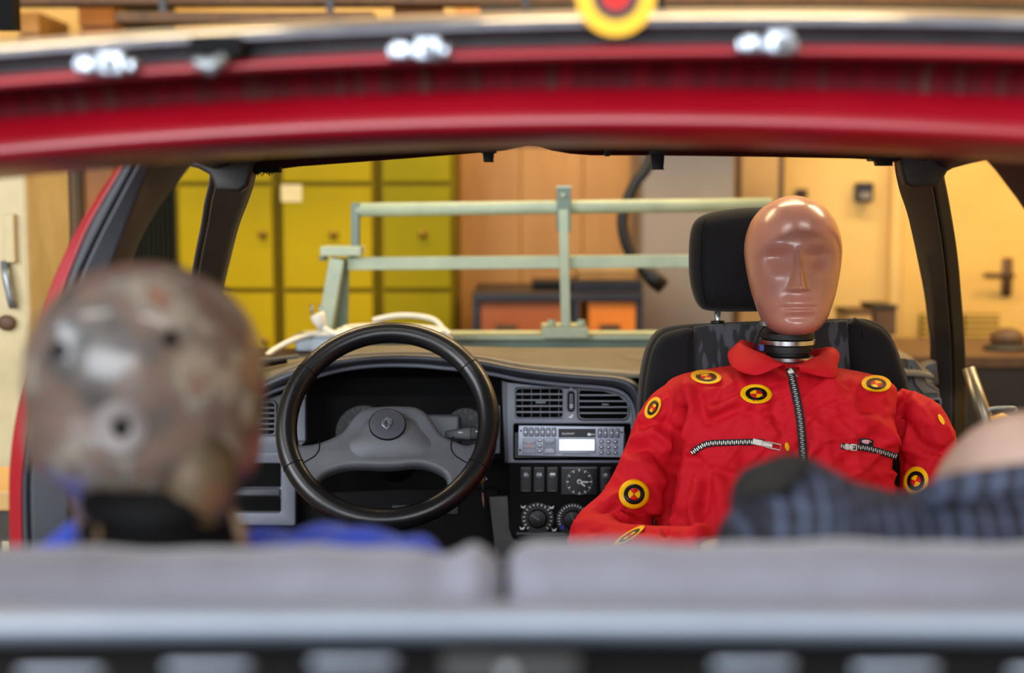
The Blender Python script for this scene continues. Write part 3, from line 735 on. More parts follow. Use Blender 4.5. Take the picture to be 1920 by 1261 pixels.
# roof rails
for mrr in (False, True):
    pts = [Vector((-0.425, 2.05, 1.327)), Vector((-0.422, 1.85, 1.337)), Vector((-0.425, 1.65, 1.340)), Vector((-0.43, 1.4, 1.347)), Vector((-0.455, 1.2, 1.352)), Vector((-0.50, 1.08, 1.335))]
    if mrr: pts = [mir(p) for p in pts]
    MB().tube(catmull(pts, 5), 0.032, 12).build('roof_rail', M['pillard'], car)
    # rear quarter: C pillar and lower body side
    cp = [Vector((-0.545, 1.10, 1.31)), Vector((-0.56, 0.86, 1.18)), Vector((-0.58, 0.62, 1.02)), Vector((-0.62, 0.48, 0.85))]
    if mrr: cp = [mir(p) for p in cp]
    MB().tube(catmull(cp, 5), 0.06, 12).build('rear_pillar', M['red'], car)
    x0, x1 = (-0.67, -0.62)
    if mrr: x0, x1 = 2 * XC + 0.62, 2 * XC + 0.67
    MB().box(x0, x1, 0.25, 1.2, 0.35, 0.92).build('rear_quarter_panel', M['red'], car, smooth=False, bevel=0.015)
    MB().box(x0, x1, 1.2, 3.05, 0.25, 0.42).build('side_sill', M['red'], car, smooth=False, bevel=0.015)
MB().box(XC - 0.74, XC + 0.74, 0.25, 3.05, 0.25, 0.29).build('floor_pan', M['pan'], car, smooth=False)
MB().box(XC - 0.76, XC + 0.76, 3.02, 3.05, 0.29, P(960, 664, 3.05).z).build('bulkhead', M['pan'], car, smooth=False)
MB().box(XC - 0.76, XC + 0.76, 3.05, 3.30, P(960, 664, 3.05).z - 0.03, P(960, 664, 3.05).z - 0.012).build('cowl_panel', M['darkred'], car, smooth=False, bevel=0.004)
for lx in (XC - 0.6, XC + 0.6):
    for ly in (0.5, 2.7):
        MB().box(lx - 0.06, lx + 0.06, ly - 0.06, ly + 0.06, 0, 0.25).build('support_block', M['steel'], car, smooth=False, bevel=0.004)
# rear shelf: rolled cross bar, dark slotted panel, raised ribs
rows = []
for i in range(33):
    px = -900 + 3800 * i / 32; x = P(px, 1165, 0.7).x; dz = -4.2e-6 * (px - 1000) ** 2 * 0.7 / FPX
    prof = [(1120, 0.785), (1127, 0.76), (1136, 0.728), (1150, 0.705), (1168, 0.696), (1186, 0.700), (1200, 0.716), (1210, 0.740), (1200, 0.78)]
    rows.append([(x, Y, P(960, py, Y).z + dz) for py, Y in prof])
MB().loft(rows, closed=True).build('shelf_cross_bar', M['bluegrey'], car, subsurf=1)
rows = []
for i in range(9):
    px = -900 + 3800 * i / 8; x = P(px, 1165, 0.7).x
    rows.append([(x, Y, P(960, py, Y).z) for py, Y in [(1206, 0.76), (1222, 0.71), (1240, 0.682), (1275, 0.67), (1330, 0.665)]])
MB().loft(rows, closed=False).build('shelf_panel', M['blackgap'], car, solid=0.004)
for x0, x1, y0 in ((-260, -60, 1262), (28, 202, 1250), (302, 480, 1240), (574, 752, 1232), (1328, 1497, 1237), (1592, 1766, 1243), (1884, 2070, 1250)):
    a = P(x0 + 8, y0 + 9, 0.672); b = P(x1 - 8, y0 + 8, 0.672)
    MB().tube([a, a + Vector((0.004, -0.001, 0.0)), b - Vector((0.004, 0.001, 0.0)), b], [0.0010, 0.0019, 0.0019, 0.0010], 10, ell=(1, 1.2)).build('shelf_rib', M['bluegrey'], car)
f = Frame(955, 1245, 0.674)
pl_ = f.plate('latch_plate', [rrect(828, 1222, 1088, 1300, 6)], M['rubber'], car, h=0.006, th=0.008, bev=0.002)
MB().cyl(f.pt(956, 1250, 0.006), f.pt(956, 1250, 0.012), 0.0055, 14, 0.004).build('latch_bolt', M['steel'], pl_)
# beige corner piece and dark side vent at the right end of the dash
tube_ = MB()

# ------------------------------------------------------------------ rear seat backs
def seat_back(p0, p1, py_top, lab, hump=None):
    rows = []
    x0 = P(p0, py_top, 0.80).x; x1 = P(p1, py_top, 0.80).x; zt = P(960, py_top, 0.885).z; zb_ = 0.50
    N = 64
    for i in range(N + 1):
        s = i / N; s = 0.5 - 0.5 * math.cos(PI * s)
        x = x0 + (x1 - x0) * s
        e = min(x - x0, x1 - x); k = 1 - max(0, 1 - e / 0.022) ** 2; k = math.sqrt(max(k, 0.02))
        dz = 0.0
        if hump: dz = 0.0045 * math.exp(-((x - P(hump, 1, 0.8).x) / 0.010) ** 2) - 0.004 * math.exp(-((x - P(hump - 70, 1, 0.8).x) / 0.012) ** 2)
        dz += 0.0012 * math.sin(x * 37) + 0.0008 * math.sin(x * 91 + 1)
        yc, hd = 0.855, 0.06
        ring = []
        for q in range(20):
            t = 2 * PI * q / 20; c, s_ = math.cos(t), math.sin(t)
            y = yc + hd * (abs(c) ** 0.6 * (1 if c > 0 else -1)) * (0.55 + 0.45 * k)
            z = (zt + zb_) / 2 + (zt - zb_) / 2 * (abs(s_) ** 0.22 * (1 if s_ > 0 else -1)) * (0.955 + 0.045 * k) + (dz if s_ > 0 else 0)
            ring.append((x, y, z))
        rows.append(ring)
    t = thing('rear_seat_back', lab, 'seat back', ((x0 + x1) / 2, 0.855, 0.292), 'rear bench seat backs')
    MB().loft(rows).build('cushion', M['bench'], t)
    MB().box(x0 + 0.02, x1 - 0.02, 0.84, 0.87, 0.292, zb_ + 0.02).build('seat_frame', M['pan'], t, smooth=False)
    MB().tube([(x0 + 0.03, 0.795, zt - 0.035), ((x0 + x1) / 2, 0.794, zt - 0.036), (x1 - 0.03, 0.795, zt - 0.035)], 0.002, 6).build('piping', M['bench'], t)
    return t
seat_back(-900, 938, 1016, 'warm grey rear seat back on the left, rounded lump at its inner end', hump=880)
seat_back(953, 2850, 1006, 'blue-grey rear seat back on the right, below the checked shirt')

# ------------------------------------------------------------------ dashboard
M['dust'] = mat('dusty_dash_top', rgb(108, 100, 86), 0.5, var=rgb(82, 76, 66), vscale=6, bump=0.2, bscale=400, rvar=0.08)
M['dash'] = mat('dark_grey_dash', rgb(58, 61, 68), 0.42, var=rgb(48, 50, 56), vscale=8, bump=0.15, bscale=600)
M['fascia'] = mat('blue_grey_fascia', rgb(100, 105, 117), 0.42, var=rgb(90, 95, 106), vscale=8, bump=0.1, bscale=700)
M['slat'] = mat('vent_slat_grey', rgb(84, 88, 97), 0.4, var=rgb(72, 75, 83), vscale=10)
M['icon'] = mat('white_print', rgb(225, 228, 232), 0.6, var=rgb(210, 213, 218), vscale=20)
M['dim'] = mat('dim_grey_print', rgb(110, 112, 116), 0.6, var=rgb(96, 98, 102), vscale=20)
M['blueprint'] = mat('blue_print', rgb(20, 40, 190), 0.5, var=rgb(16, 32, 170), vscale=20)
M['knobgrey'] = mat('switch_grey', rgb(64, 68, 76), 0.35, var=rgb(54, 58, 66), vscale=20)
YDash = 2.47
zf = P(960, 655, 2.98).z
dash = thing('dashboard', 'dark grey car dashboard with dusty top and hooded instrument binnacle', 'dashboard', (XC, 2.72, 0.29))
T = [(425, 748), (440, 740), (470, 726), (500, 712), (549, 690), (597, 677), (650, 669), (695, 665), (745, 663), (793, 664), (850, 668), (907, 674), (973, 687), (1040, 695), (1107, 700), (1157, 704)]
Tl = T + [(1185, 712), (1199, 727), (1206, 750), (1208, 800), (1208, 850)]
Bt = [(425, 774), (440, 766), (470, 751), (500, 736), (549, 718), (597, 702), (635, 692), (679, 685), (727, 682), (785, 683), (830, 687), (880, 692), (930, 700), (980, 710), (1060, 719), (1135, 725),
      (1168, 735), (1184, 753), (1190, 775), (1192, 805), (1192, 850)]
Tp = T + [(1200, 706), (1330, 707), (1520, 706), (1700, 702), (1752, 708)]
Tl_ = catmull(Tl, 5); Bt_ = catmull(Bt, 5)
rows = []
for k, (w, Y) in enumerate([(0.0, 2.45), (0.04, 2.436), (0.2, 2.423), (0.45, 2.416), (0.7, 2.419), (0.9, 2.43), (1.0, 2.45)]):
    rows.append([P(a[0] + (b[0] - a[0]) * w * 0.78, a[1] + (b[1] - a[1]) * w * 0.78, Y) for a, b in zip(Tl_, Bt_)])
MB().loft(rows, closed=False).build('binnacle_hood_lip', M['dash'], dash, solid=0.003)
MB().tube([P(x, y + 2, 2.455) for x, y in Bt_], 0.0042, 8).build('hood_inner_trim', M['fascia'], dash)
Tp_ = catmull(Tp, 5)
rows = []
for s in range(9):
    t = s / 8
    r = []
    for px, py in Tp_:
        a = P(px, py, 2.445); Y = 2.445 + (2.99 - 2.445) * t
        z = a.z + (zf - a.z) * (t ** 0.8) + 0.012 * math.sin(PI * t) * (1 if px < 1180 else 0.6)
        if px < 560: z = min(z, a.z + (zf - 0.02 - a.z) * t)
        r.append((a.x * (1 + 0.10 * t), Y, z))
    rows.append(r)
MB().loft(rows, closed=False).build('dash_top_pad', M['dust'], dash, solid=0.006)
# demister slots at the left end and the crease at the right
for a, b, w in (((462, 690), (535, 676), 8), ((462, 706), (520, 699), 5)):
    MB().bar(P(a[0], a[1], 2.66), P(b[0], b[1], 2.70), 0.02, 0.001 * w).build('demister_slot', M['blackgap'], dash, smooth=False)
MB().bar(P(448, 681, 2.72), P(560, 667, 2.74), 0.03, 0.006).build('demister_rim', M['dash'], dash, smooth=False, bevel=0.002)
MB().box(P(395, 1, 2.66).x, P(1240, 1, 2.66).x, 2.66, 2.96, 0.42, 0.915).build('dash_core', M['blackgap'], dash, smooth=False)
MB().box(P(1240, 1, 2.66).x, P(1750, 1, 2.66).x, 2.56, 2.96, 0.55, 0.925).build('glovebox_body', M['dash'], dash, smooth=False, bevel=0.02)
# fascia: left end with vent, panels, shelf slots
FL = Frame(500, 800, 2.50, tilt=0.10)
FL.plate('left_fascia', [[(395, 800), (440, 776), (500, 748), (550, 730), (574, 722), (574, 826), (553, 846), (395, 850)], rrect(462, 752, 520, 816, 7)], M['fascia'], dash, th=0.012, bev=0.0015)
FL.plate('left_fascia_step', [rrect(552, 745, 574, 826, 2)], M['fascia'], dash, h=0.008, th=0.01, bev=0.002)
v = FL.plate('side_vent', [rrect(458, 751, 519, 817, 8), rrect(461, 755, 515, 813, 6)], M['slat'], dash, h=0.004, th=0.02, bev=0.001)
for i in range(5):
    y = 764 + i * 10
    FL.plate('slat', [rrect(461, y - 1.4, 515, y + 1.4, 1)], M['slat'], v, h=0.001, th=0.014)
for i in range(3):
    FL.plate('upright_fin', [rrect(473 + i * 13, 756, 474.5 + i * 13, 812, 0.5)], M['black'], v, h=-0.006, th=0.008)
FL.plate('stowage_frame', [rrect(395, 846, 555, 985, 6), rrect(405, 868, 527, 914, 4), rrect(405, 930, 527, 960, 4)], M['fascia'], dash, h=0.004, th=0.03, bev=0.003)
FL.plate('stowage_shelf', [rrect(405, 915, 527, 929, 3)], M['dash'], dash, h=0.008, th=0.03, bev=0.003)
FU = Frame(700, 930, 2.52, tilt=0.2)
FU.plate('knee_panel', [[(556, 925), (760, 915), (935, 915), (935, 1060), (556, 1060)]], M['blackgap'], dash, h=0, th=0.02, bev=0.004)
FU.plate('knee_panel_lid', [rrect(572, 942, 640, 1050, 5)], M['blackgap'], dash, h=0.004, th=0.01, bev=0.002)
FU.plate('knee_panel_switch', [rrect(735, 945, 860, 965, 3)], M['black'], dash, h=0.004, th=0.01, bev=0.002)
# instrument cluster
FG = Frame(770, 800, 2.60, tilt=0.15)
cl = FG.plate('instrument_cluster', [rrect(578, 742, 950, 860, 10)], M['blackgap'], dash, h=0, th=0.02)
def gauge(cx, cy, r, a0, a1, n, nums):
    g = FG.plate('gauge', [ellipse(cx, cy, r, r, 40)], M['black'], dash, h=0.004, th=0.004)
    tk = MB()
    for i in range(n + 1):
        a = math.radians(a0 + (a1 - a0) * i / n); L = 0.80 if i % 2 == 0 else 0.88
        tk.bar(FG.pt(cx + r * L * math.cos(a), cy - r * L * math.sin(a), 0.005), FG.pt(cx + r * 0.96 * math.cos(a), cy - r * 0.96 * math.sin(a), 0.005), 0.0014 if i % 2 == 0 else 0.0009, 0.001, up=(0, 1, 0))
    tk.build('gauge_ticks', M['dim'], g, smooth=False)
    for i, s in enumerate(nums):
        a = math.radians(a0 + (a1 - a0) * (i + 0.5) / len(nums))
        FG.text('gauge_number', s, cx + r * 0.62 * math.cos(a), cy - r * 0.62 * math.sin(a), r * 0.17, M['dim'], g, h=0.0045)
    MB().bar(FG.pt(cx, cy, 0.008), FG.pt(cx - r * 0.55, cy + r * 0.4, 0.008), 0.0022, 0.001, up=(0, 1, 0)).build('gauge_needle', M['tred'], g, smooth=False)
gauge(682, 812, 52, 215, -35, 20, ['20', '60', '100', '140', '180'])
gauge(873, 803, 38, 200, -20, 12, ['20', '40', '60', '80'])
FG.text('gauge_caption', 'x100', 873, 812, 5, M['dim'], cl, h=0.0055)
# column shroud and stalk
SH = Frame(850, 800, 2.40, tilt=0.2)
sh = SH.plate('column_shroud', [rrect(795, 776, 863, 830, 6)], M['dash'], dash, h=0, th=0.06, bev=0.006)
stk = SH.plate('wiper_stalk', [[(836, 808), (880, 800), (906, 801), (908, 822), (880, 826), (836, 822)]], M['dash'], dash, h=0.016, th=0.014, bev=0.003)
SH.plate('stalk_tip', [[(882, 800), (906, 801), (908, 822), (882, 826)]], M['black'], stk, h=0.018, th=0.018, bev=0.002)
SH.plate('stalk_mark', [rrect(860, 810, 868, 812, 0.5)], M['icon'], stk, h=0.0166, th=0.001)
SH.plate('stalk_mark', [rrect(892, 808, 899, 810, 0.5)], M['icon'], stk, h=0.0186, th=0.001)
FG2 = Frame(920, 830, 2.50, tilt=0.1)
FG2.plate('cluster_bracket', [[(905, 838), (912, 826), (930, 824), (932, 760), (938, 760), (938, 850), (905, 850)]], M['fascia'], dash, h=0, th=0.01, bev=0.002)
# centre stack
FS = Frame(1070, 800, YDash, tilt=0.12)
ventR = [(1083, 732), (1086, 726), (1092, 724), (1120, 724.5), (1150, 728), (1166, 735), (1175, 744), (1180, 758), (1181, 778), (1178, 785), (1172, 788), (1094, 788), (1086, 786), (1083, 780)]
stack = FS.plate('centre_fascia', [[(950, 716), (1000, 721), (1073, 727), (1130, 731), (1160, 738), (1176, 752), (1186, 770), (1190, 800), (1190, 868), (952, 868)],
                           rrect(963, 723, 1059, 787, 8), rrect(1065, 734, 1077, 771, 5), ventR, rrect(963, 794, 1183, 862, 4)], M['fascia'], dash, th=0.014, bev=0.002)
FS.plate('fascia_left_edge', [[(940, 712), (955, 716), (958, 868), (946, 868)]], M['dash'], dash, h=-0.004, th=0.03, bev=0.003)
v1 = FS.plate('centre_vent', [rrect(965, 726, 1058, 785, 8), rrect(968, 729, 1055, 782, 6)], M['slat'], dash, h=-0.001, th=0.02, bev=0.001)
for i in range(4):
    y = 738.6 + i * 11.2
    FS.plate('slat', [rrect(967, y - 1.5, 1056, y + 1.5, 1)], M['slat'], v1, h=-0.003, th=0.014)
for i in range(5):
    FS.plate('upright_fin', [rrect(979 + i * 17.2, 729, 980.2 + i * 17.2, 782, 0.4)], M['dash'], v1, h=-0.016, th=0.006)
FS.plate('vent_tab', [rrect(1004, 751.5, 1024, 756.5, 2)], M['slat'], v1, h=0.003, th=0.01, bev=0.001)
v2 = FS.plate('curved_corner_vent', [[(x * 0.985 + 1132 * 0.015, y * 0.97 + 757 * 0.03) for x, y in ventR], [(x * 0.93 + 1132 * 0.07, y * 0.88 + 757 * 0.12) for x, y in ventR]], M['slat'], dash, h=-0.001, th=0.02, bev=0.001)
for i, (xa, xb) in enumerate(((1086, 1172), (1086, 1175), (1086, 1178), (1086, 1178))):
    y = 740.5 + i * 11.2
    FS.plate('slat', [rrect(xa, y - 1.5, xb, y + 1.5, 1)], M['slat'], v2, h=-0.003, th=0.014)
FS.plate('vent_tab', [rrect(1128, 756, 1142, 760, 2)], M['slat'], v2, h=0.003, th=0.01, bev=0.001)
whl = FS.plate('vent_thumbwheel', [rrect(1066, 735, 1076, 770, 4)], M['black'], dash, h=0.002, th=0.01, bev=0.002)
for i in range(8):
    FS.plate('wheel_ridge', [rrect(1067.5, 739 + i * 3.8, 1074.5, 740.6 + i * 3.8, 0.5)], M['icon'] if i in (5, 6) else M['slat'], whl, h=0.0035, th=0.003)
FS.plate('airflow_symbol', [[(1066, 722), (1068, 724), (1070, 722), (1072, 724), (1075, 722.5), (1073, 728), (1068, 729), (1070, 726)]], M['icon'], stack, h=0.0004, th=0.0008)
FS.plate('airflow_symbol', [[(1066, 781), (1071, 780), (1072, 776.5), (1074, 776), (1073, 782), (1068, 783)]], M['icon'], stack, h=0.0004, th=0.0008)
con = FS.plate('console_panel', [[(953, 864), (1205, 864), (1205, 1012), (972, 1012), (960, 1006), (955, 990)]], M['blackgap'], dash, h=-0.004, th=0.03, bev=0.003)
FS.plate('console_trim', [[(916, 931), (953, 929), (957, 990), (964, 1010), (975, 1015), (1205, 1015), (1205, 1060), (930, 1060), (924, 1000)]], M['pillard'], dash, h=-0.01, th=0.03, bev=0.003)
FS.plate('console_bottom_strip', [rrect(968, 998, 1205, 1002, 1.5)], M['dash'], dash, h=-0.002, th=0.004)
for i, (x, sym) in enumerate(((986, 'D'), (1011, 'DB'), (1036, '='), (1136, 'o'))):
    s = FS.plate('rocker_switch', [rrect(x - 11, 875, x + 11, 922, 2)], M['black'], dash, h=0.001, th=0.01, bev=0.0015)
    FS.plate('switch_edge', [rrect(x - 9, 875.6, x + 9, 877, 0.4)], M['slat'], s, h=0.0016, th=0.001)
    FS.plate('switch_edge', [rrect(x - 7, 919, x + 7, 920.4, 0.4)], M['slat'], s, h=0.0016, th=0.001)
    k = FS.plate('switch_boss', [ellipse(x, 892, 7, 7, 20)], M['knobgrey'], s, h=0.003, th=0.004, bev=0.001)
    if sym == '=':
        FS.plate('switch_symbol', [rrect(x - 5, 886, x + 5, 890, 1)], M['icon'], s, h=0.0036, th=0.001)
    else:
        FS.text('switch_symbol', sym, x, 889, 5.5, M['icon'], s, h=0.0033, xs=1.0)
    if sym == 'o': FS.plate('warning_dot', [ellipse(x, 911, 3, 3, 10)], M['tred'], s, h=0.0018, th=0.0015)
ck = FS.plate('dash_clock', [rrect(1052, 874, 1120, 928, 3)], M['black'], dash, h=0.001, th=0.008, bev=0.001)
FS.plate('clock_edge', [rrect(1053, 875.5, 1119, 877.5, 0.5)], M['slat'], ck, h=0.002, th=0.001)
FS.plate('clock_ring', [ellipse(1086, 902.5, 24.3, 24, 40), ellipse(1086, 902.5, 23.3, 23, 40)], M['dim'], ck, h=0.0022, th=0.001)
tk = MB()
for i in range(12):
    a = 2 * PI * i / 12
    tk.bar(FS.pt(1086 + 19.5 * math.cos(a), 902.5 + 19.5 * math.sin(a), 0.0022), FS.pt(1086 + 24 * math.cos(a), 902.5 + 24 * math.sin(a), 0.0022), 0.0018, 0.001, up=(0, 1, 0))
tk.build('clock_ticks', M['icon'], ck, smooth=False)
MB().bar(FS.pt(1086, 902.5, 0.004), FS.pt(1103, 903, 0.004), 0.0024, 0.0008, up=(0, 1, 0)).build('minute_hand', M['icon'], ck, smooth=False)
MB().bar(FS.pt(1086, 902.5, 0.0034), FS.pt(1097, 911, 0.0034), 0.0026, 0.0008, up=(0, 1, 0)).build('hour_hand', M['icon'], ck, smooth=False)
FS.plate('clock_hub', [ellipse(1086, 902, 4.4, 4.4, 16)], M['icon'], ck, h=0.0046, th=0.0008)
FS.plate('clock_hub_cap', [ellipse(1086.3, 902.6, 2.6, 2.6, 14)], M['black'], ck, h=0.0052, th=0.001)
def heat_dial(cx, cy, r, a0, a1, n, knob):
    d = FS.plate('heater_dial', [ellipse(cx, cy, r * 1.12, r * 1.08, 36)], M['black'], dash, h=0.0, th=0.006)
    tk = MB()
    for i in range(n + 1):
        a = math.radians(a0 + (a1 - a0) * i / n)
        tk.bar(FS.pt(cx + r * 0.86 * math.cos(a), cy - r * 0.86 * math.sin(a), 0.001), FS.pt(cx + r * math.cos(a), cy - r * math.sin(a), 0.001), 0.0017, 0.001, up=(0, 1, 0))
    tk.build('dial_ticks', M['icon'], d, smooth=False)
    kb = FS.plate('dial_knob', [ellipse(cx, cy, r * 0.66, r * 0.64, 28)], M['black'], d, h=0.014, th=0.014, bev=0.003)
    a = math.radians(knob)
    MB().bar(FS.pt(cx - r * 0.1 * math.cos(a), cy + r * 0.1 * math.sin(a), 0.0155), FS.pt(cx + r * 0.55 * math.cos(a), cy - r * 0.55 * math.sin(a), 0.0155), 0.002, 0.002, up=(0, 1, 0)).build('dial_pointer', M['dim'], kb, smooth=False)
    return d
d1 = heat_dial(1008, 971, 27.5, 225, -45, 16, 148)
for px, py in ((981, 949), (1034, 950), (979, 989), (1039, 992)):
    FS.plate('heater_symbol', [[(px - 5, py - 3), (px - 1, py + 1), (px + 5, py - 3), (px + 3, py + 3), (px - 3, py + 3)]], M['icon'], d1, h=0.001, th=0.001)
d2 = heat_dial(1074, 973, 28, 200, 10, 16, 110)
FS.plate('cold_mark', [ellipse(1054, 988, 3.4, 4, 12)], M['blueprint'], d2, h=0.0012, th=0.001)
# right end of the dashboard next to the pillar
FR = Frame(1740, 740, 2.50, tilt=0.1)
FR.plate('end_vent_housing', [[(1700, 672), (1718, 674), (1730, 690), (1742, 716), (1762, 728), (1768, 760), (1768, 860), (1700, 860)]], M['pillar'], dash, h=0, th=0.06, bev=0.008)
FR.plate('end_cover', [[(1708, 684), (1722, 700), (1736, 724), (1758, 736), (1730, 738), (1714, 720)]], M['dust'], dash, h=0.006, th=0.01, bev=0.002)
FR.plate('end_vent_frame', [rrect(1738, 745, 1764, 800, 5), rrect(1742, 750, 1760, 795, 4)], M['fascia'], dash, h=0.006, th=0.01, bev=0.002)
FR.plate('end_vent_mesh', [rrect(1742, 750, 1760, 795, 4)], M['blackgap'], dash, h=0.001, th=0.004)
FR2 = Frame(1745, 690, 2.72)
FR2.plate('pillar_foot_cover', [[(1726, 690), (1742, 682), (1758, 678), (1762, 720), (1750, 728), (1736, 716)]], M['pillar'], dash, h=0, th=0.05, bev=0.008)
# ignition key
ky = thing('ignition_key', 'brass ignition key with a tag hanging right of the steering wheel', 'key', P(906, 950, 2.40))
MB().cyl(P(903, 893, 2.42), P(903, 900, 2.38), 0.006, 12).build('key_head', M['brass'], ky)
MB().tube([P(908, 893, 2.392), P(913, 897, 2.39), P(908, 902, 2.39)], 0.0016, 6).build('key_ring', M['zinc'], ky)
MB().tube([P(905, 900, 2.39), P(906, 912, 2.39), P(905, 922, 2.39)], [0.005, 0.007, 0.004], 8, ell=(1, 0.5)).build('fob', M['rubber'], ky)
M['pinktag'] = mat('pinkish_tag', rgb(150, 110, 100), 0.5, var=rgb(120, 84, 76), vscale=30)
MB().tube([P(905, 920, 2.39), P(906, 935, 2.39), P(907, 951, 2.39)], [0.003, 0.0055, 0.002], 8, ell=(1, 0.4)).build('tag', M['pinktag'], ky)

# ------------------------------------------------------------------ steering wheel
M['wheel'] = mat('black_leather_wheel', rgb(19, 19, 22), 0.3, var=rgb(14, 14, 16), vscale=60, bump=0.08, bscale=900)
M['pad'] = mat('grey_wheel_pad', rgb(84, 86, 92), 0.42, var=rgb(68, 69, 74), vscale=14, bump=0.3, bscale=900, rvar=0.1)
WF = Frame(727, 793, 2.28, tilt=math.radians(32))
sw = thing('steering_wheel', 'black two-spoke steering wheel with a worn leather rim', 'steering wheel', tuple(WF.o - WF.n * 0.08))
RX = 192 * 2.28 / FPX
N = 96
rim = [WF.xyz(RX * math.cos(2 * PI * i / N), RX * math.sin(2 * PI * i / N), 0) for i in range(N)]
MB().tube(rim, 0.0182, 20, closed=True, up=WF.n, ell=(1.0, 1.0)).build('rim', M['wheel'], sw)
c4 = lambda x, y: (500 + x / 3.076, 580 + y / 3.076)
hub = [c4(q[0], q[1] + 16) for q in [(135, 745), (205, 768), (300, 755), (390, 720), (445, 685), (500, 612), (560, 562), (650, 546), (760, 543), (860, 550), (925, 588), (970, 652), (1010, 708), (1075, 740), (1150, 768), (1210, 752), (1270, 705),
                        (1290, 800), (1255, 900), (1190, 990), (1120, 1050), (1065, 1050), (1042, 1000), (1038, 965), (1010, 932), (935, 898), (850, 887), (700, 900), (520, 894), (430, 905), (355, 930), (312, 962), (298, 1000),
                        (310, 1050), (240, 1050), (160, 960), (110, 860)]]
hub = catmull(hub, 3, closed=True)
WF.plate('hub_spokes', [hub], M['pad'], sw, h=0.008, th=0.030, bev=0.0095, bres=5)
# raised centre cushion, inflated from its outline
cush = catmull([c4(q[0], q[1] + 40) for q in [(420, 740), (480, 660), (530, 592), (600, 562), (700, 552), (820, 558), (900, 590), (950, 660), (1010, 735), (1000, 800), (900, 850), (700, 872), (520, 860), (430, 810)]], 4, closed=True)
uvs = [WF.uv(*q) for q in cush]; cu_ = (sum(u for u, _ in uvs) / len(uvs), sum(w for _, w in uvs) / len(uvs))
rings = []
for k in range(9):
    f = 1 - k / 8 * 0.985; hh = -0.004 + 0.024 * (1 - f ** 2.2) ** 0.8
    rings.append([WF.xyz(cu_[0] + (u - cu_[0]) * f, cu_[1] + (w - cu_[1]) * f, hh) for u, w in uvs])
MB().loft(rings).build('airbag_cushion', M['pad'], sw)
bc = c4(699, 655); bc = (bc[0] + 1, bc[1] + 12)
bd = WF.plate('badge_disc', [ellipse(bc[0], bc[1], 33, 27.5, 36)], M['dash'], sw, h=0.024, th=0.01, bev=0.001)
WF.plate('badge_groove', [ellipse(bc[0], bc[1], 34.6, 29, 40), ellipse(bc[0], bc[1], 33, 27.5, 40)], M['blackgap'], sw, h=0.0226, th=0.01)
dx, dy = bc[0] - 0.5, bc[1] - 1
WF.plate('diamond_emblem', [[(dx, dy - 11), (dx + 9.5, dy - 5), (dx + 9.5, dy + 2), (dx, dy + 12), (dx - 9.5, dy + 4), (dx - 9.5, dy - 3)],
                            [(dx, dy - 7), (dx + 4.6, dy + 0.5), (dx, dy + 7), (dx - 4.6, dy + 0.5)]], M['zinc'], bd, h=0.0268, th=0.003, bev=0.0006)
# seams of the grips
for ang in (146, 37.5, 207, -26.5):
    a = math.radians(ang); c = WF.xyz(RX * math.cos(a), RX * math.sin(a), 0); tdir = (WF.u * -math.sin(a) + WF.w * math.cos(a))
    rad = (WF.u * math.cos(a) + WF.w * math.sin(a))
    MB().tube([c + (rad * math.cos(q) + WF.n * math.sin(q)) * 0.0182 for q in [2 * PI * i / 24 for i in range(24)]], 0.0009, 6, closed=True).build('grip_seam', M['blackgap'], sw)
for pts in ([(305, 757), (307, 810), (285, 850), (240, 880), (150, 930)], [(1078, 742), (1064, 790), (1078, 840), (1130, 880), (1200, 912)]):
    MB().tube([WF.pt(*c4(*q), 0.0085) for q in catmull(pts, 5)], 0.0010, 6).build('spoke_seam', M['blackgap'], sw)
MB().tube([WF.o - WF.n * 0.02, WF.o - WF.n * 0.09, WF.o - WF.n * 0.17], [0.034, 0.036, 0.04], 24).build('steering_column', M['black'], sw)

# ------------------------------------------------------------------ radio
M['radio'] = mat('silver_blue_radio', rgb(158, 166, 184), 0.38, 0.1, var=rgb(148, 156, 174), vscale=20)
M['rbutton'] = mat('dark_radio_button', rgb(98, 103, 116), 0.35, var=rgb(86, 91, 103), vscale=20)
M['rpad'] = mat('radio_rocker', rgb(136, 142, 156), 0.35, var=rgb(124, 130, 144), vscale=20)
M['lcd'] = mat('lit_lcd', rgb(225, 235, 245), 0.3, emit=(0.85, 0.93, 1.0, 1), estr=0.75, var=rgb(215, 226, 238), vscale=10)
RF = Frame(1070, 827, 2.462, tilt=0.12)
rp = lambda x, y: (940 + x / 6.307, 690 + y / 6.305)
rd = thing('car_radio', 'silver-blue car radio with a white display and many buttons', 'radio', RF.pt(1070, 858, -0.02))
def rpl(name, pts, m, par, **kw): return RF.plate(name, [[rp(*q) for q in p] for p in pts], m, par, **kw)
fp = rpl('faceplate', [[(207, 675), (1448, 690), (1440, 1050), (195, 1028)]], M['radio'], rd, h=0.008, th=0.014, bev=0.0015)
rpl('radio_body', [[(160, 760), (1470, 760), (1470, 1040), (160, 1060)]], M['black'], rd, h=-0.002, th=0.04)
for i in range(6):
    x = 285 + i * 67; rpl('preset_button', [rrect(x - 28, 692 + i * 1.0, x + 28, 800 + i * 1.2, 18)], M['rbutton'], rd, h=0.0125, th=0.008, bev=0.0015)
    rpl('button_mark', [rrect(x - 13, 742, x + 13, 756, 3)], M['icon'], rd, h=0.0129, th=0.0008)
for i, x in enumerate((1160, 1226, 1297, 1364)):
    rpl('preset_button', [rrect(x - 27, 708, x + 27, 816, 18)], M['rbutton'], rd, h=0.0125, th=0.008, bev=0.0015)
    rpl('button_mark', [rrect(x - 10, 752, x + 10, 766, 3)], M['icon'], rd, h=0.0129, th=0.0008)
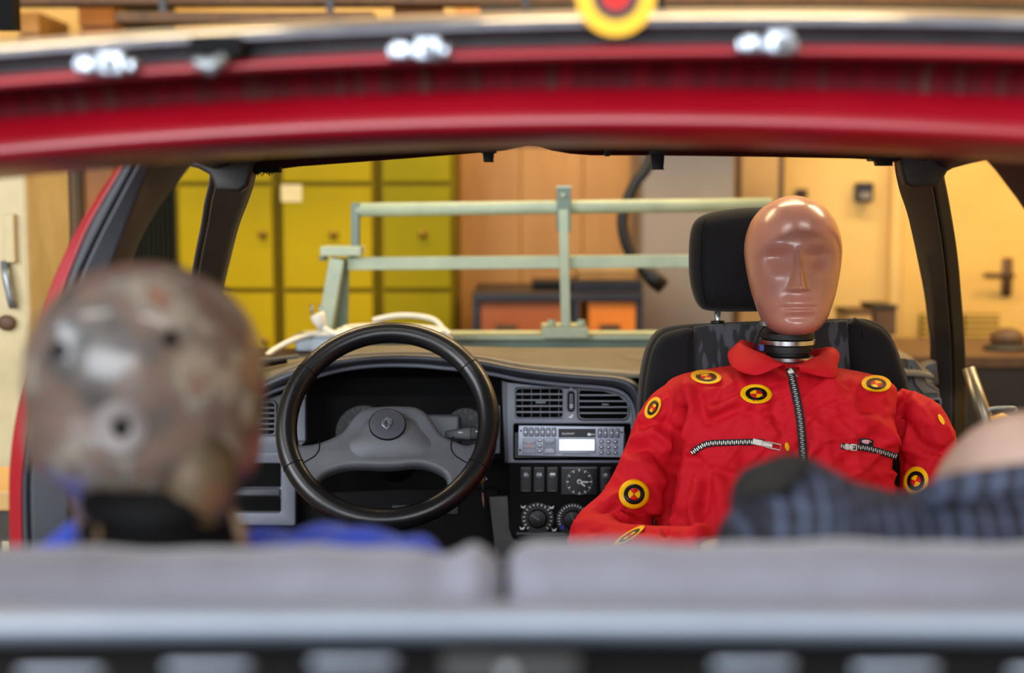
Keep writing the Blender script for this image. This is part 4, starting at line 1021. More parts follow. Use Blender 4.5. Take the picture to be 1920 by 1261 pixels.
rpl('volume_pad', [rrect(252, 820, 410, 1005, 8)], M['rpad'], rd, h=0.0105, th=0.006, bev=0.001)
rpl('volume_bar', [[(256, 868), (330, 884), (406, 868), (406, 884), (330, 898), (256, 884)]], M['rbutton'], rd, h=0.0112, th=0.002)
rpl('volume_bar', [[(256, 944), (330, 934), (406, 944), (406, 952), (330, 944), (256, 952)]], M['rbutton'], rd, h=0.0112, th=0.002)
M['pinkdot'] = mat('pink_button', rgb(200, 120, 120), 0.4, var=rgb(186, 104, 104), vscale=20)
rpl('power_dot', [ellipse(330, 910, 24, 18, 16)], M['pinkdot'], rd, h=0.0122, th=0.002)
for y in (846, 850 + 62, 976):
    rpl('small_button', [ellipse(450, y, 27, 25, 16)], M['rbutton'], rd, h=0.012, th=0.008, bev=0.001)
    rpl('button_mark', [rrect(436, y - 8, 466, y + 4, 3)], M['icon'], rd, h=0.0125, th=0.0008)
rpl('tuning_pad', [rrect(490, 822, 645, 1012, 8)], M['rbutton'], rd, h=0.0095, th=0.004)
rpl('tuning_key', [[(498, 828), (640, 828), (625, 876), (570, 890), (515, 876)]], M['rpad'], rd, h=0.0115, th=0.004, bev=0.001)
rpl('tuning_key', [[(498, 1006), (515, 950), (570, 936), (625, 950), (640, 1006)]], M['rpad'], rd, h=0.0115, th=0.004, bev=0.001)
rpl('name_strip', [rrect(674, 712, 1112, 812, 4)], M['tblack'], rd, h=0.0095, th=0.004)
RF.text('radio_lettering', 'BLAUPUNKT', *rp(790, 771), 3.4, M['icon'], rd, h=0.0099, xs=0.86)
rpl('blue_dot', [ellipse(718, 770, 9, 9, 12)], M['blueprint'], rd, h=0.0099, th=0.0008)
rpl('logo_oval', [rrect(1014, 764, 1056, 794, 14)], M['icon'], rd, h=0.0099, th=0.0008)
RF.text('radio_lettering', 'RDS', *rp(1080, 780), 3.0, M['icon'], rd, h=0.0099)
rpl('display_frame', [rrect(662, 822, 1114, 1000, 6)], M['rpad'], rd, h=0.0100, th=0.004, bev=0.0008)
rpl('display', [rrect(684, 838, 1096, 966, 3)], M['lcd'], rd, h=0.0108, th=0.002)
rpl('disc_slot', [rrect(715, 1006, 1055, 1022, 4)], M['rbutton'], rd, h=0.0088, th=0.002)
for x in (1177, 1260, 1341):
    for y in (862, 926, 991):
        rpl('number_button', [ellipse(x, y, 27, 25, 16)], M['rbutton'], rd, h=0.012, th=0.008, bev=0.001)
        rpl('button_mark', [rrect(x - 12, y - 6, x + 12, y + 6, 3)], M['icon'], rd, h=0.0125, th=0.0008)
for q in ((231, 736), (221, 965), (1421, 755)):
    rpl('screw_hole', [ellipse(q[0], q[1], 12, 12, 12)], M['blackgap'], rd, h=0.0084, th=0.001)

# ------------------------------------------------------------------ passenger seat turned to face the camera
M['seatblack'] = mat('black_velour', rgb(20, 20, 24), 0.9, var=rgb(15, 15, 18), vscale=14, bump=0.3, bscale=700, sheen=0.1, spec=0.25)
M['seatpanel'] = mat('streaked_seat_cloth', rgb(64, 66, 74), 0.9, ramp=[(0.42, rgb(30, 31, 35)), (0.50, rgb(34, 35, 40)), (0.53, rgb(64, 66, 74)), (0.7, rgb(70, 72, 80))],
                     vscale=38, stretch=(1.6, 1, 0.45), bump=0.3, bscale=700, sheen=0.2, detail=1.0)
SF = Frame(1460, 700, 2.335, tilt=0.10)
seat = thing('passenger_seat', 'black velour car seat with headrest turned to face the back of the car', 'car seat', (P(1460, 1, 2.2).x, 2.2, 0.29))
back = catmull([(1196, 900), (1200, 800), (1203, 740), (1209, 690), (1219, 650), (1236, 622), (1264, 610), (1330, 605), (1460, 600), (1600, 596), (1640, 599), (1668, 614), (1687, 645), (1700, 680), (1712, 715), (1720, 760), (1724, 820), (1726, 1150), (1460, 1180), (1194, 1150)], 4, closed=True)
SF.plate('backrest', [back], M['seatblack'], seat, h=-0.004, th=0.10, bev=0.028, bres=6)
SF.plate('centre_panel', [[(1303, 612), (1330, 608), (1460, 604), (1590, 600), (1596, 700), (1598, 1100), (1300, 1100)]], M['seatpanel'], seat, h=0.002, th=0.03, bev=0.008, bres=4)
SF.plate('side_bolster', [catmull([(1204, 900), (1208, 760), (1214, 700), (1224, 655), (1242, 628), (1270, 618), (1298, 615), (1304, 640), (1304, 760), (1302, 1100), (1210, 1100)], 3, closed=True)], M['seatblack'], seat, h=0.012, th=0.05, bev=0.022, bres=5)
SF.plate('side_bolster', [catmull([(1592, 606), (1640, 608), (1662, 622), (1680, 650), (1694, 690), (1706, 730), (1714, 800), (1716, 1100), (1600, 1100), (1596, 760)], 3, closed=True)], M['seatblack'], seat, h=0.012, th=0.05, bev=0.022, bres=5)
HF = Frame(1440, 485, 2.335, tilt=0.06)
hr = HF.plate('headrest', [catmull([(1299, 480), (1301, 440), (1310, 412), (1335, 397), (1390, 388), (1440, 386), (1500, 388), (1552, 398), (1574, 425), (1580, 480), (1579, 530), (1566, 560), (1538, 576), (1440, 584), (1345, 584), (1318, 574), (1305, 545), (1300, 515)], 4, closed=True)],
              M['seatblack'], seat, h=0.004, th=0.10, bev=0.044, bres=8)
MB().tube([HF.pt(x, y, 0.0005) for x, y in catmull([(1322, 412), (1315, 440), (1314, 480), (1316, 530), (1324, 572)], 6)], 0.0012, 6).build('headrest_seam', M['blackgap'], hr)
for px in (1353, 1532):
    MB().cyl(HF.pt(px, 575, -0.045), HF.pt(px, 625, -0.045), 0.0055, 12).build('headrest_post', M['zinc'], seat)
    MB().cyl(HF.pt(px, 602, -0.045), HF.pt(px, 610, -0.045), 0.012, 12).build('post_collar', M['black'], seat)
xs = P(1460, 1, 2.2).x
MB().box(xs - 0.24, xs + 0.24, 1.74, 2.33, 0.40, 0.52).build('seat_cushion', M['seatblack'], seat, smooth=True, bevel=0.04, bseg=4)
MB().box(xs - 0.2, xs + 0.2, 1.8, 2.4, 0.292, 0.40).build('seat_base', M['pan'], seat, smooth=False)

# ------------------------------------------------------------------ dummy heads
TAB = [(0.0, 2, 2, 2), (0.010, 18, 24, 24), (0.039, 38, 48, 52), (0.093, 60, 74, 80), (0.18, 78, 94, 102), (0.28, 88, 104, 110), (0.375, 91.5, 108, 110), (0.47, 90, 108, 104), (0.57, 86, 107, 94),
       (0.645, 82, 106, 82), (0.72, 77, 106, 70), (0.80, 70, 106, 60), (0.875, 62, 104, 52), (0.925, 53, 99, 46), (0.965, 41, 86, 40), (0.988, 26, 62, 30), (1.0, 3, 8, 8)]
TAB_REAR = TAB[:8] + [(0.57, 88, 107, 104), (0.64, 85, 106, 96), (0.69, 78, 106, 76), (0.735, 66, 104, 54), (0.80, 60, 104, 44), (0.875, 56, 102, 40), (0.925, 50, 97, 38), (0.965, 40, 84, 34), (0.988, 26, 60, 26), (1.0, 3, 8, 8)]
def head_mesh(H, mtx, nu=176, nv=170, tab=TAB):
    """front is -y; H total height, table widths in 1/259 of the height; top of the head at z = H/2"""
    k = H / 259.0
    rows = catmull(tab, 8)
    vs = []; tt = [i / (nv - 1) for i in range(nv)]
    tt = [0.5 - 0.5 * math.cos(PI * t) for t in tt]
    rings = []
    for t in tt:
        w, f, b = lerp_tab(rows, t)
        z = H / 2 - H * t; ring = []
        for j in range(nu):
            a = 2 * PI * j / nu; c, s = math.cos(a), math.sin(a)
            q_ = min(1, max(0, (t - 0.25) / 0.4)); p = 1.0 - 0.10 * q_
            x = 0.975 * w * k * (abs(c) ** p) * (1 if c > 0 else -1)
            y = (b * k * s) if s > 0 else (-f * k * abs(s) ** (1.0 - 0.06 * q_))
            if s < 0:
                X = x / k; fr = abs(s) ** 1.5; T_ = t * 259
                g = lambda u, m_, sg: math.exp(-((u - m_) / sg) ** 2)
                d = 0.0
                # brow ridge and eye sockets
                d += 1.5 * g(T_, 86, 20) * g(X, 0, 70)
                for sx in (-37, 37):
                    d -= 19.0 * g(X, sx, 24) * (g(T_, 114, 24) if T_ > 114 else g(T_, 114, 14.0))
                # nose: widening wedge that drops off under the tip
                if T_ > 96:
                    q = min(1.0, (T_ - 96) / 76.0); drop_ = 1.0 if T_ < 172 else math.exp(-((T_ - 172) / 3.2) ** 2)
                    wd = 4.6 + 8.6 * q ** 2.2
                    d += (8 + 27 * q ** 1.1) * drop_ * math.exp(-(abs(X) / wd) ** 2.4) * min(1, (T_ - 96) / 12)
                # cheek hollow beside nose, lips
                d -= 2.0 * (g(X, 32, 16) + g(X, -32, 16)) * g(T_, 176, 24)
                lipw = math.exp(-(abs(X) / 29.0) ** 4)
                d += 7.0 * g(T_, 197, 9) * lipw - 6.5 * g(T_, 205.5, 2.6) * math.exp(-(abs(X) / 28.0) ** 6) + 6.0 * g(T_, 212, 5.0) * math.exp(-(abs(X) / 24.0) ** 4)
                d -= 3.5 * g(T_, 223, 6) * math.exp(-(abs(X) / 30.0) ** 4)
                d += 3.0 * g(T_, 240, 10) * g(X, 0, 26)
                y -= d * k * fr
            ring.append(mtx @ Vector((x, y, z)))
        rings.append(ring)
    return MB().loft(rings)
M['skin'] = mat('brown_vinyl_skin', rgb(186, 122, 100), 0.32, ramp=[(0.28, rgb(160, 110, 94)), (0.45, rgb(184, 124, 108)), (0.7, rgb(196, 134, 116))], vscale=9, coat=0.5, bump=0.02, bscale=90)
M['skin'].node_tree.nodes['Principled BSDF'].inputs['Coat Roughness'].default_value = 0.2
M['mottled'] = mat('worn_dirty_skull', rgb(150, 140, 130), 0.36, ramp=[(0.30, rgb(44, 42, 40)), (0.40, rgb(78, 71, 67)), (0.48, rgb(104, 82, 72)), (0.52, rgb(94, 87, 82)), (0.58, rgb(138, 128, 114)), (0.62, rgb(102, 90, 82)), (0.70, rgb(142, 90, 68))],
                   vscale=14, detail=4, coat=0.4, bump=0.15, bscale=60)
M['oliveskin'] = mat('olive_stained_vinyl', rgb(80, 62, 40), 0.6, ramp=[(0.35, rgb(44, 34, 22)), (0.5, rgb(78, 62, 38)), (0.65, rgb(104, 66, 46))], vscale=22, bump=0.1, bscale=60)
M['paleskin'] = mat('pale_dusty_vinyl', rgb(176, 146, 130), 0.4, var=rgb(150, 124, 112), vscale=10, bump=0.05, bscale=90)
M['suit'] = mat('red_cotton_overalls', rgb(198, 16, 33), 0.72, var=rgb(186, 12, 27), vscale=7, bump=0.25, bscale=800, spec=0.2)

HY = 2.205
d1 = thing('crash_test_dummy', 'crash test dummy with a smooth brown face in red overalls with round yellow targets', 'dummy', (P(1485, 1, 2.2).x, 2.2, 0.30))
hc = P(1487, 497.5, HY); H1 = 259 * HY / FPX * 1.01
mtx = Matrix.Translation(hc) @ Matrix.Rotation(math.radians(-6), 4, 'Z') @ Matrix.Rotation(math.radians(-1.5), 4, 'Y') @ Matrix.Rotation(math.radians(-3), 4, 'X')
head_mesh(H1, mtx).build('head', M['skin'], d1)
# neck: stacked rubber discs and aluminium plates
nc = P(1475, 680, 2.225); pxm = 2.225 / FPX
nk = MB().lathe(tuple(nc), [(0.036, -0.03), (0.040, -0.01), (0.040, 14 * pxm), (0.033, 16 * pxm), (0.033, 20 * pxm), (0.041, 22 * pxm), (0.041, 34 * pxm), (0.036, 36 * pxm), (0.036, 46 * pxm), (0.043, 48 * pxm), (0.043, 58 * pxm), (0.034, 60 * pxm), (0.034, 90 * pxm)], 36)
nk_ = nk.build('neck', M['rubber'], d1, angle=40)
for y0, y1, r in ((36, 46, 0.0445), (6, 14, 0.0425), (50, 52, 0.0436)):
    MB().lathe(tuple(nc), [(r - 0.003, y0 * pxm), (r, y0 * pxm + 0.0008), (r, y1 * pxm - 0.0008), (r - 0.003, y1 * pxm)], 40).build('neck_plate', M['alu'] if y0 != 50 else M['black'], nk_, angle=40)
MB().pbox(1430, 602, 1452, 612, 2.19, 0.03).build('neck_bracket', M['steel'], nk_, smooth=False, bevel=0.001)
MB().tube(catmull([P(1432, 612, 2.19), P(1422, 624, 2.185), P(1416, 640, 2.185), P(1414, 655, 2.19)], 6), 0.0022, 8).build('sensor_cable', M['rubber'], nk_)
M['bluecap'] = mat('blue_plug', rgb(40, 70, 150), 0.4, var=rgb(30, 56, 130), vscale=30)
MB().pbox(1424, 646, 1433, 658, 2.18, 0.012).build('sensor_plug', M['bluecap'], nk_, smooth=False, bevel=0.001)

# overalls
def ring_at(py, l, r, Yf, Yb, n=40, e=0.8):
    Ym = (Yf + Yb) / 2; a = P(l, py, Yf + 0.06); b = P(r, py, Yf + 0.06); cx = (a.x + b.x) / 2; hw = (b.x - a.x) / 2; z = (a.z + b.z) / 2; hd = (Yb - Yf) / 2
    out = []
    for j in range(n):
        t = 2 * PI * j / n; c, s = math.cos(t), math.sin(t)
        out.append((cx + hw * abs(c) ** e * (1 if c > 0 else -1), Ym + hd * abs(s) ** e * (1 if s > 0 else -1), z))
    return out
rows = catmull([(676, 1436, 1518, 2.16, 2.29), (690, 1398, 1550, 2.145, 2.30), (700, 1345, 1605, 2.13, 2.31), (712, 1285, 1660, 2.117, 2.315), (732, 1254, 1690, 2.107, 2.32), (785, 1262, 1692, 2.092, 2.32),
                (840, 1266, 1690, 2.083, 2.32), (910, 1252, 1694, 2.078, 2.32), (990, 1236, 1698, 2.065, 2.32), (1070, 1240, 1702, 2.055, 2.32), (1200, 1270, 1702, 2.05, 2.32), (1320, 1272, 1700, 2.06, 2.31)], 3)
sm = MB().loft([ring_at(*r) for r in rows])
armL = [(1300, 745, 2.22, 0.034), (1264, 768, 2.215, 0.043), (1240, 806, 2.21, 0.0445), (1218, 860, 2.20, 0.0435), (1198, 910, 2.18, 0.045), (1166, 962, 2.16, 0.046), (1120, 1004, 2.12, 0.044), (1150, 1026, 2.06, 0.040), (1215, 1030, 2.00, 0.036), (1290, 1026, 1.95, 0.031), (1325, 1022, 1.93, 0.028)]
armR = [(1670, 760, 2.22, 0.034), (1706, 782, 2.215, 0.042), (1728, 806, 2.21, 0.0465), (1741, 860, 2.20, 0.0455), (1742, 920, 2.18, 0.046), (1732, 980, 2.16, 0.046), (1712, 1040, 2.12, 0.044), (1680, 1066, 2.04, 0.038), (1640, 1076, 1.97, 0.032), (1620, 1078, 1.94, 0.028)]
for arm in (armL, armR):
    a = catmull(arm, 4); sm.tube([P(q[0], q[1], q[2]) for q in a], [q[3] for q in a], 20)
for sx in (-1, 1):
    hx = xs + sx * 0.095
    lg = catmull([(hx, 2.22, 0.60, 0.085), (hx, 2.05, 0.605, 0.082), (hx + sx * 0.03, 1.85, 0.60, 0.072), (hx + sx * 0.05, 1.68, 0.595, 0.062), (hx + sx * 0.055, 1.61, 0.55, 0.06), (hx + sx * 0.05, 1.58, 0.45, 0.055), (hx + sx * 0.05, 1.56, 0.36, 0.05)], 3)
    sm.tube([q[:3] for q in lg], [q[3] for q in lg], 18)
me = remesh(sm, 0.0046, 5)
co = get_co(me); no = get_no(me); px, py = proj_np(co)
front = np.clip(-no[:, 1] * 1.4 + 0.2, 0, 1)
folds = [  # line, depth (m), width (px)
    ([(1282, 770), (1272, 830), (1260, 890), (1250, 950), (1246, 1000)], -0.016, 7), ([(1300, 800), (1290, 870), (1278, 950)], 0.005, 9),
    ([(1700, 735), (1690, 780), (1684, 840), (1683, 920), (1680, 1000)], -0.018, 7), ([(1662, 760), (1660, 820)], 0.004, 12),
    ([(1262, 720), (1258, 770), (1240, 800)], -0.004, 7), ([(1285, 715), (1300, 760), (1292, 815)], 0.005, 9), ([(1310, 735), (1322, 790)], -0.004, 8),
    ([(1340, 770), (1390, 752), (1440, 762)], 0.004, 9), ([(1330, 790), (1380, 770), (1430, 778)], -0.0035, 8), ([(1390, 705), (1410, 760), (1452, 812)], 0.003, 8),
    ([(1440, 700), (1446, 760), (1465, 830)], -0.003, 8), ([(1360, 720), (1340, 750)], -0.0035, 8), ([(1420, 770), (1450, 800), (1470, 840)], 0.003, 7),
    ([(1550, 720), (1590, 760), (1620, 810)], 0.003, 10), ([(1580, 715), (1620, 745), (1660, 760)], -0.003, 9), ([(1560, 790), (1620, 770), (1670, 780)], -0.0028, 9),
    ([(1620, 790), (1650, 810), (1675, 845)], 0.004, 10), ([(1530, 740), (1540, 800)], -0.0022, 9),
    ([(1295, 860), (1330, 880), (1320, 960)], -0.005, 10), ([(1330, 870), (1360, 930), (1350, 1000)], 0.0045, 11), ([(1390, 870), (1400, 940), (1385, 1000)], -0.004, 10),
    ([(1310, 905), (1300, 960), (1312, 1000)], 0.006, 10), ([(1430, 860), (1380, 890), (1340, 880)], -0.004, 8), ([(1600, 870), (1612, 930)], 0.004, 9), ([(1640, 870), (1650, 930)], -0.004, 9),
    ([(1580, 866), (1690, 880)], -0.0022, 4),
    # left sleeve
    ([(1205, 800), (1240, 790), (1268, 812)], -0.006, 8), ([(1190, 825), (1228, 812), (1262, 845)], 0.005, 8), ([(1182, 852), (1215, 842), (1255, 880)], -0.006, 8), ([(1168, 880), (1200, 868), (1246, 905)], 0.003, 8),
    ([(1130, 945), (1180, 925), (1240, 950)], 0.004, 10), ([(1120, 962), (1170, 955), (1235, 975)], -0.006, 7), ([(1085, 985), (1140, 968), (1200, 985)], 0.005, 9), ([(1110, 1000), (1160, 988), (1230, 1000)], -0.005, 6),
    # right sleeve
    ([(1705, 750), (1740, 790), (1760, 830)], 0.005, 9), ([(1700, 790), (1725, 830), (1765, 850)], -0.006, 8), ([(1690, 830), (1720, 850), (1770, 860)], 0.004, 9), ([(1690, 860), (1730, 885), (1775, 880)], -0.004, 8), ([(1750, 770), (1775, 820)], 0.003, 8),
    # yoke seams
    ([(1290, 853), (1300, 840), (1440, 837), (1502, 840)], -0.002, 2.2), ([(1512, 836), (1590, 830), (1685, 842)], -0.002, 2.2), ([(1296, 858), (1440, 850), (1446, 900)], -0.0012, 2.0), ([(1522, 700), (1524, 860)], -0.0012, 2.2), ([(1468, 720), (1482, 860)], -0.0010, 2.2)]
disp = np.zeros(len(co))
for line, dep, wd in folds:
    disp += 1.75 * dep * np.exp(-(seg_dist(px, py, catmull(line, 4)) / wd) ** 2)
rng = np.random.RandomState(5)
wx = px + 18 * np.sin(py / 41.0 + 1.0) + 9 * np.sin(py / 17.0); wy = py + 16 * np.sin(px / 47.0) + 8 * np.sin(px / 19.0 + 2)
for k in range(12):
    th = rng.uniform(0, PI); lam = rng.uniform(40, 120); ph = rng.uniform(0, 6.28)
    u = np.sin((wx * math.cos(th) + wy * math.sin(th)) / lam * 3.14 + ph)
    env = 0.5 + 0.5 * np.sin((wx * math.cos(th + 1.3) + wy * math.sin(th + 1.3)) / 70.0 + ph * 2)
    disp += 0.0046 * (1 - np.abs(u)) ** 3.0 * env ** 1.5
co = co + no * (disp * front)[:, None]
set_co(me, co)
suit_bvh = bvh_of(me)
CAMV = Vector((0, 0, CAMZ))
def hit(bvh, px, py, lift=0.0, fall=2.12):
    d = ray(px, py); h = bvh.ray_cast(CAMV, d)
    if h[0] is None or h[0].y > fall + 0.35:
        q = bvh.find_nearest(P(px, py, fall)); return q[0] - d * lift
    return h[0] - d * lift
suit = link_mesh('overalls', me, M['suit'], d1)

def fit_depth(bvh, cx, cy, rx, ry, rot, fall):
    """smooth quadratic sheet through the cloth under a patch: ray length as a function of pixel offset"""
    ca, sa = math.cos(rot), math.sin(rot); A = []; T_ = []
    for i in range(-5, 6):
        for j in range(-5, 6):
            u, w = i / 5, j / 5
            if u * u + w * w > 1.05: continue
            x, y = rx * u, ry * w; p = (cx + x * ca - y * sa, cy + x * sa + y * ca)
            d = ray(*p); h = bvh.ray_cast(CAMV, d)
            if h[0] is None or h[0].y > fall + 0.12: continue
            A.append([1, u, w, u * u, u * w, w * w]); T_.append(h[3])
    A = np.array(A); T_ = np.array(T_); c = np.linalg.lstsq(A, T_, rcond=None)[0]
    return c, float(np.percentile(A @ c - T_, 97))
def disc_patch(bvh, cx, cy, rx, ry, rot, lift, r0=0.0, r1=1.0, a0=0.0, a1=2 * PI, n=36, m=5, fall=2.12, curl=0.0, ph=0.0):
    ca, sa = math.cos(rot), math.sin(rot); rings = []
    closed = abs(a1 - a0 - 2 * PI) < 1e-6
    c, over = fit_depth(bvh, cx, cy, rx, ry, rot, fall)
    for i in range(m + 1):
        r = r0 + (r1 - r0) * i / m; r = max(r, 0.01); ring = []
        for j in range(n if closed else n + 1):
            a = a0 + (a1 - a0) * j / n; u, w = r * math.cos(a), r * math.sin(a); x, y = rx * u, ry * w
            t = c[0] + c[1] * u + c[2] * w + c[3] * u * u + c[4] * u * w + c[5] * w * w
            t -= max(over, 0) + lift + curl * (r ** 4) * max(0, math.cos(a * 1.0 + ph))
            ring.append(CAMV + ray(cx + x * ca - y * sa, cy + x * sa + y * ca) * t)
        rings.append(ring)
    return MB().loft(rings, closed=closed, cap=False)
def target(bvh, cx, cy, rx, ry, rot, parent, q0=0.6, curl=0.004, ph=0.0, fall=2.12):
    s = disc_patch(bvh, cx, cy, rx, ry, rot, 0.0008, curl=curl, ph=ph, m=7).build('target_sticker', M['yellow'], parent, solid=0.0006)
    disc_patch(bvh, cx, cy, rx, ry, rot, 0.0018, 0.40, 0.68, m=3, curl=curl, ph=ph).build('black_ring', M['tblack'], s, solid=0.0003)
    for k in range(2):
        disc_patch(bvh, cx, cy, rx, ry, rot, 0.0018, 0.0, 0.40, q0 + k * PI, q0 + k * PI + PI / 2, n=10, m=3).build('red_quadrant', M['tred'], s, solid=0.0003)
    return s
target(suit_bvh, 1189, 926, 29, 28, 0.0, d1, q0=-2.3, curl=0.0)
target(suit_bvh, 1418, 738, 30, 18, 0.05, d1, q0=-1.6, ph=2.2)
target(suit_bvh, 1324, 706, 29, 13, 0.08, d1, q0=-1.2, ph=1.0)
target(suit_bvh, 1643, 719, 28, 16, 0.06, d1, q0=-0.4, ph=3.0)
target(suit_bvh, 1717, 901, 24, 27, 0.2, d1, q0=-1.4, ph=1.2)
target(suit_bvh, 1224, 764, 13, 22, 0.5, d1, q0=-0.6, curl=0.010, ph=4.9)
target(suit_bvh, 1180, 1003, 34, 7, -0.55, d1, q0=0.6, curl=0.0)
disc_patch(suit_bvh, 1476, 837, 4, 8, -0.2, 0.002).build('yellow_scrap', M['yellow'], d1, solid=0.0006)
disc_patch(suit_bvh, 1765, 786, 4, 11, -0.5, 0.002).build('yellow_scrap', M['yellow'], d1, solid=0.0006)
MB().loft([[hit(suit_bvh, 1622, 706, 0.004), hit(suit_bvh, 1622, 712, 0.004)], [hit(suit_bvh, 1640, 704, 0.006), hit(suit_bvh, 1640, 711, 0.005)], [hit(suit_bvh, 1659, 704, 0.007), hit(suit_bvh, 1659, 713, 0.006)]], closed=False).build('yellow_tape', M['yellow'], d1, solid=0.0008)
# zips
M['zipmetal'] = mat('bright_zip_metal', rgb(205, 200, 188), 0.35, 0.35, var=rgb(185, 180, 168), vscale=60)
M['ziptape'] = mat('black_zip_tape', rgb(22, 22, 28), 0.8, var=rgb(16, 16, 20), vscale=40)
def zipper(name, pts, wpx, teeth_w, parent, step=4.0, slider=None, pull=None):
    pts = catmull(pts, 14); rows = []
    L = [0]
    for a, b in zip(pts, pts[1:]): L.append(L[-1] + math.hypot(b[0] - a[0], b[1] - a[1]))
    def at(s):
        for i in range(len(pts) - 1):
            if L[i + 1] >= s:
                t = (s - L[i]) / max(1e-6, L[i + 1] - L[i]); a, b = pts[i], pts[i + 1]
                dx, dy = b[0] - a[0], b[1] - a[1]; q = math.hypot(dx, dy) or 1
                return (a[0] + dx * t, a[1] + dy * t, -dy / q, dx / q)
        a, b = pts[-2], pts[-1]; q = math.hypot(b[0] - a[0], b[1] - a[1]); return (b[0], b[1], -(b[1] - a[1]) / q, (b[0] - a[0]) / q)
    n = max(8, int(L[-1] / 5))
    T_ = []
    for i in range(n + 1):
        x, y, nx, ny = at(L[-1] * i / n)
        T_.append(min((hit(suit_bvh, x + nx * w, y + ny * w) - CAMV).length for w in (-wpx, 0, wpx)))
    T_ = np.array(T_)
    for _ in range(6): T_ = np.concatenate([T_[:1], (T_[:-2] + 2 * T_[1:-1] + T_[2:]) / 4, T_[-1:]])
    def on(s_, off, lift):
        x, y, nx, ny = at(s_); t = np.interp(s_ / L[-1] * n, range(n + 1), T_) - lift
        return CAMV + ray(x + nx * off, y + ny * off) * float(t)
    for i in range(n + 1):
        rows.append([on(L[-1] * i / n, wpx * w, 0.002) for w in (-1, -0.5, 0, 0.5, 1)])
    z = MB().loft(rows, closed=False).build(name, M['ziptape'], parent, solid=0.001)
    tk = MB(); s = 1.0; k = 0
    while s < L[-1]:
        o = 0.25 if k % 2 else -0.25
        tk.bar(on(s, teeth_w * (-1 + o), 0.0034), on(s, teeth_w * (1 + o), 0.0034), 0.0012, 0.0014, up=(0, 1, 0))
        s += step; k += 1
    tk.build('zip_teeth', M['zipmetal'], z, smooth=False)
    if slider is not None:
        c = on(slider, 0, 0.006); q = CAMV + ray(*pull) * ((c - CAMV).length - 0.002); dd = (q - c)
        e = MB().bar(c - dd * 0.18, c + dd * 0.32, 0.009, 0.004, up=(0, 1, 0))
        e.build('zip_slider', M['zipmetal'], z, smooth=False, bevel=0.001)
        # pull tab with a slot
        u = dd.normalized(); w = u.cross(Vector((0, 1, 0))).normalized(); A = c + u * (dd.length * 0.3) + Vector((0, -0.003, 0)); Lr = dd.length * 0.9
        r = MB(); ring = [A - w * 0.003, A - w * 0.0042 + u * Lr * 0.4, A - w * 0.0042 + u * Lr, A + w * 0.0042 + u * Lr, A + w * 0.0042 + u * Lr * 0.4, A + w * 0.003]
        r.tube(ring, 0.0011, 6, closed=True); r.bar(A, A + u * Lr * 0.55, 0.005, 0.0012, up=(0, 1, 0))
        r.build('zip_pull', M['zipmetal'], z, smooth=False)
zipper('front_zip', [(1481, 690), (1484, 705), (1490, 730), (1497, 765), (1502, 800), (1505, 840), (1507, 880), (1508, 1000)], 8.0, 3.0, d1, slider=6, pull=(1494, 714))
zipper('pocket_zip', [(1297, 849), (1312, 838), (1330, 831), (1370, 829), (1420, 828), (1432, 829)], 6.0, 3.0, d1, slider=126, pull=(1455, 836))
zipper('pocket_zip', [(1577, 836), (1590, 837), (1620, 839), (1650, 846), (1682, 856)], 6.0, 3.0, d1, slider=10, pull=(1602, 838))
# small woven brand tab over the pocket
M['tabpink'] = mat('pale_woven_oval', rgb(225, 180, 190), 0.7, var=rgb(205, 150, 165), vscale=60)
tb = MB().loft([[hit(suit_bvh, 1611, 822, 0.002), hit(suit_bvh, 1612, 833, 0.002)], [hit(suit_bvh, 1624, 821, 0.003), hit(suit_bvh, 1625, 834, 0.003)], [hit(suit_bvh, 1638, 825, 0.003), hit(suit_bvh, 1637, 836, 0.003)]], closed=False).build('woven_tab', M['ziptape'], d1, solid=0.001)
disc_patch(suit_bvh, 1625, 828, 9, 4, 0.12, 0.0045, m=2).build('tab_oval', M['tabpink'], tb, solid=0.0004)
# collar
def collar(stand, roll, outer, name='collar'):
    def rs(l):
        c = catmull(l, 8); return [P(*q) for q in c]
    s, r, o = rs(stand), rs(roll), rs(outer); rows = []
    rows.append(s); rows.append([a * 0.4 + b * 0.6 for a, b in zip(s, r)])
    rows.append(r)
    for w in (0.25, 0.5, 0.75):
        rows.append([a * (1 - w) + b * w + Vector((0, -0.011 * math.sin(PI * w) + 0.0016 * math.sin(i * 0.55), 0.005 * math.sin(PI * w) + 0.0012 * math.sin(i * 0.8 + w * 4))) for i, (a, b) in enumerate(zip(r, o))])
    rows.append(o)
    return MB().loft(rows, closed=False).build(name, M['suit'], d1, solid=0.0025, subsurf=1)
collar([(1440, 672, 2.28), (1415, 668, 2.24), (1424, 676, 2.18), (1450, 686, 2.15), (1471, 694, 2.13)],
       [(1436, 650, 2.28), (1396, 636, 2.25), (1392, 644, 2.19), (1436, 664, 2.13), (1474, 686, 2.10)],
       [(1380, 655, 2.27), (1364, 662, 2.22), (1374, 690, 2.13), (1415, 704, 2.09), (1456, 690, 2.09)])
collar([(1512, 672, 2.28), (1530, 668, 2.24), (1528, 676, 2.18), (1508, 686, 2.15), (1492, 694, 2.13)],
       [(1518, 658, 2.27), (1546, 652, 2.23), (1552, 660, 2.17), (1522, 670, 2.13), (1490, 688, 2.10)],
       [(1560, 660, 2.26), (1574, 664, 2.20), (1570, 688, 2.14), (1564, 709, 2.10), (1500, 698, 2.09)])
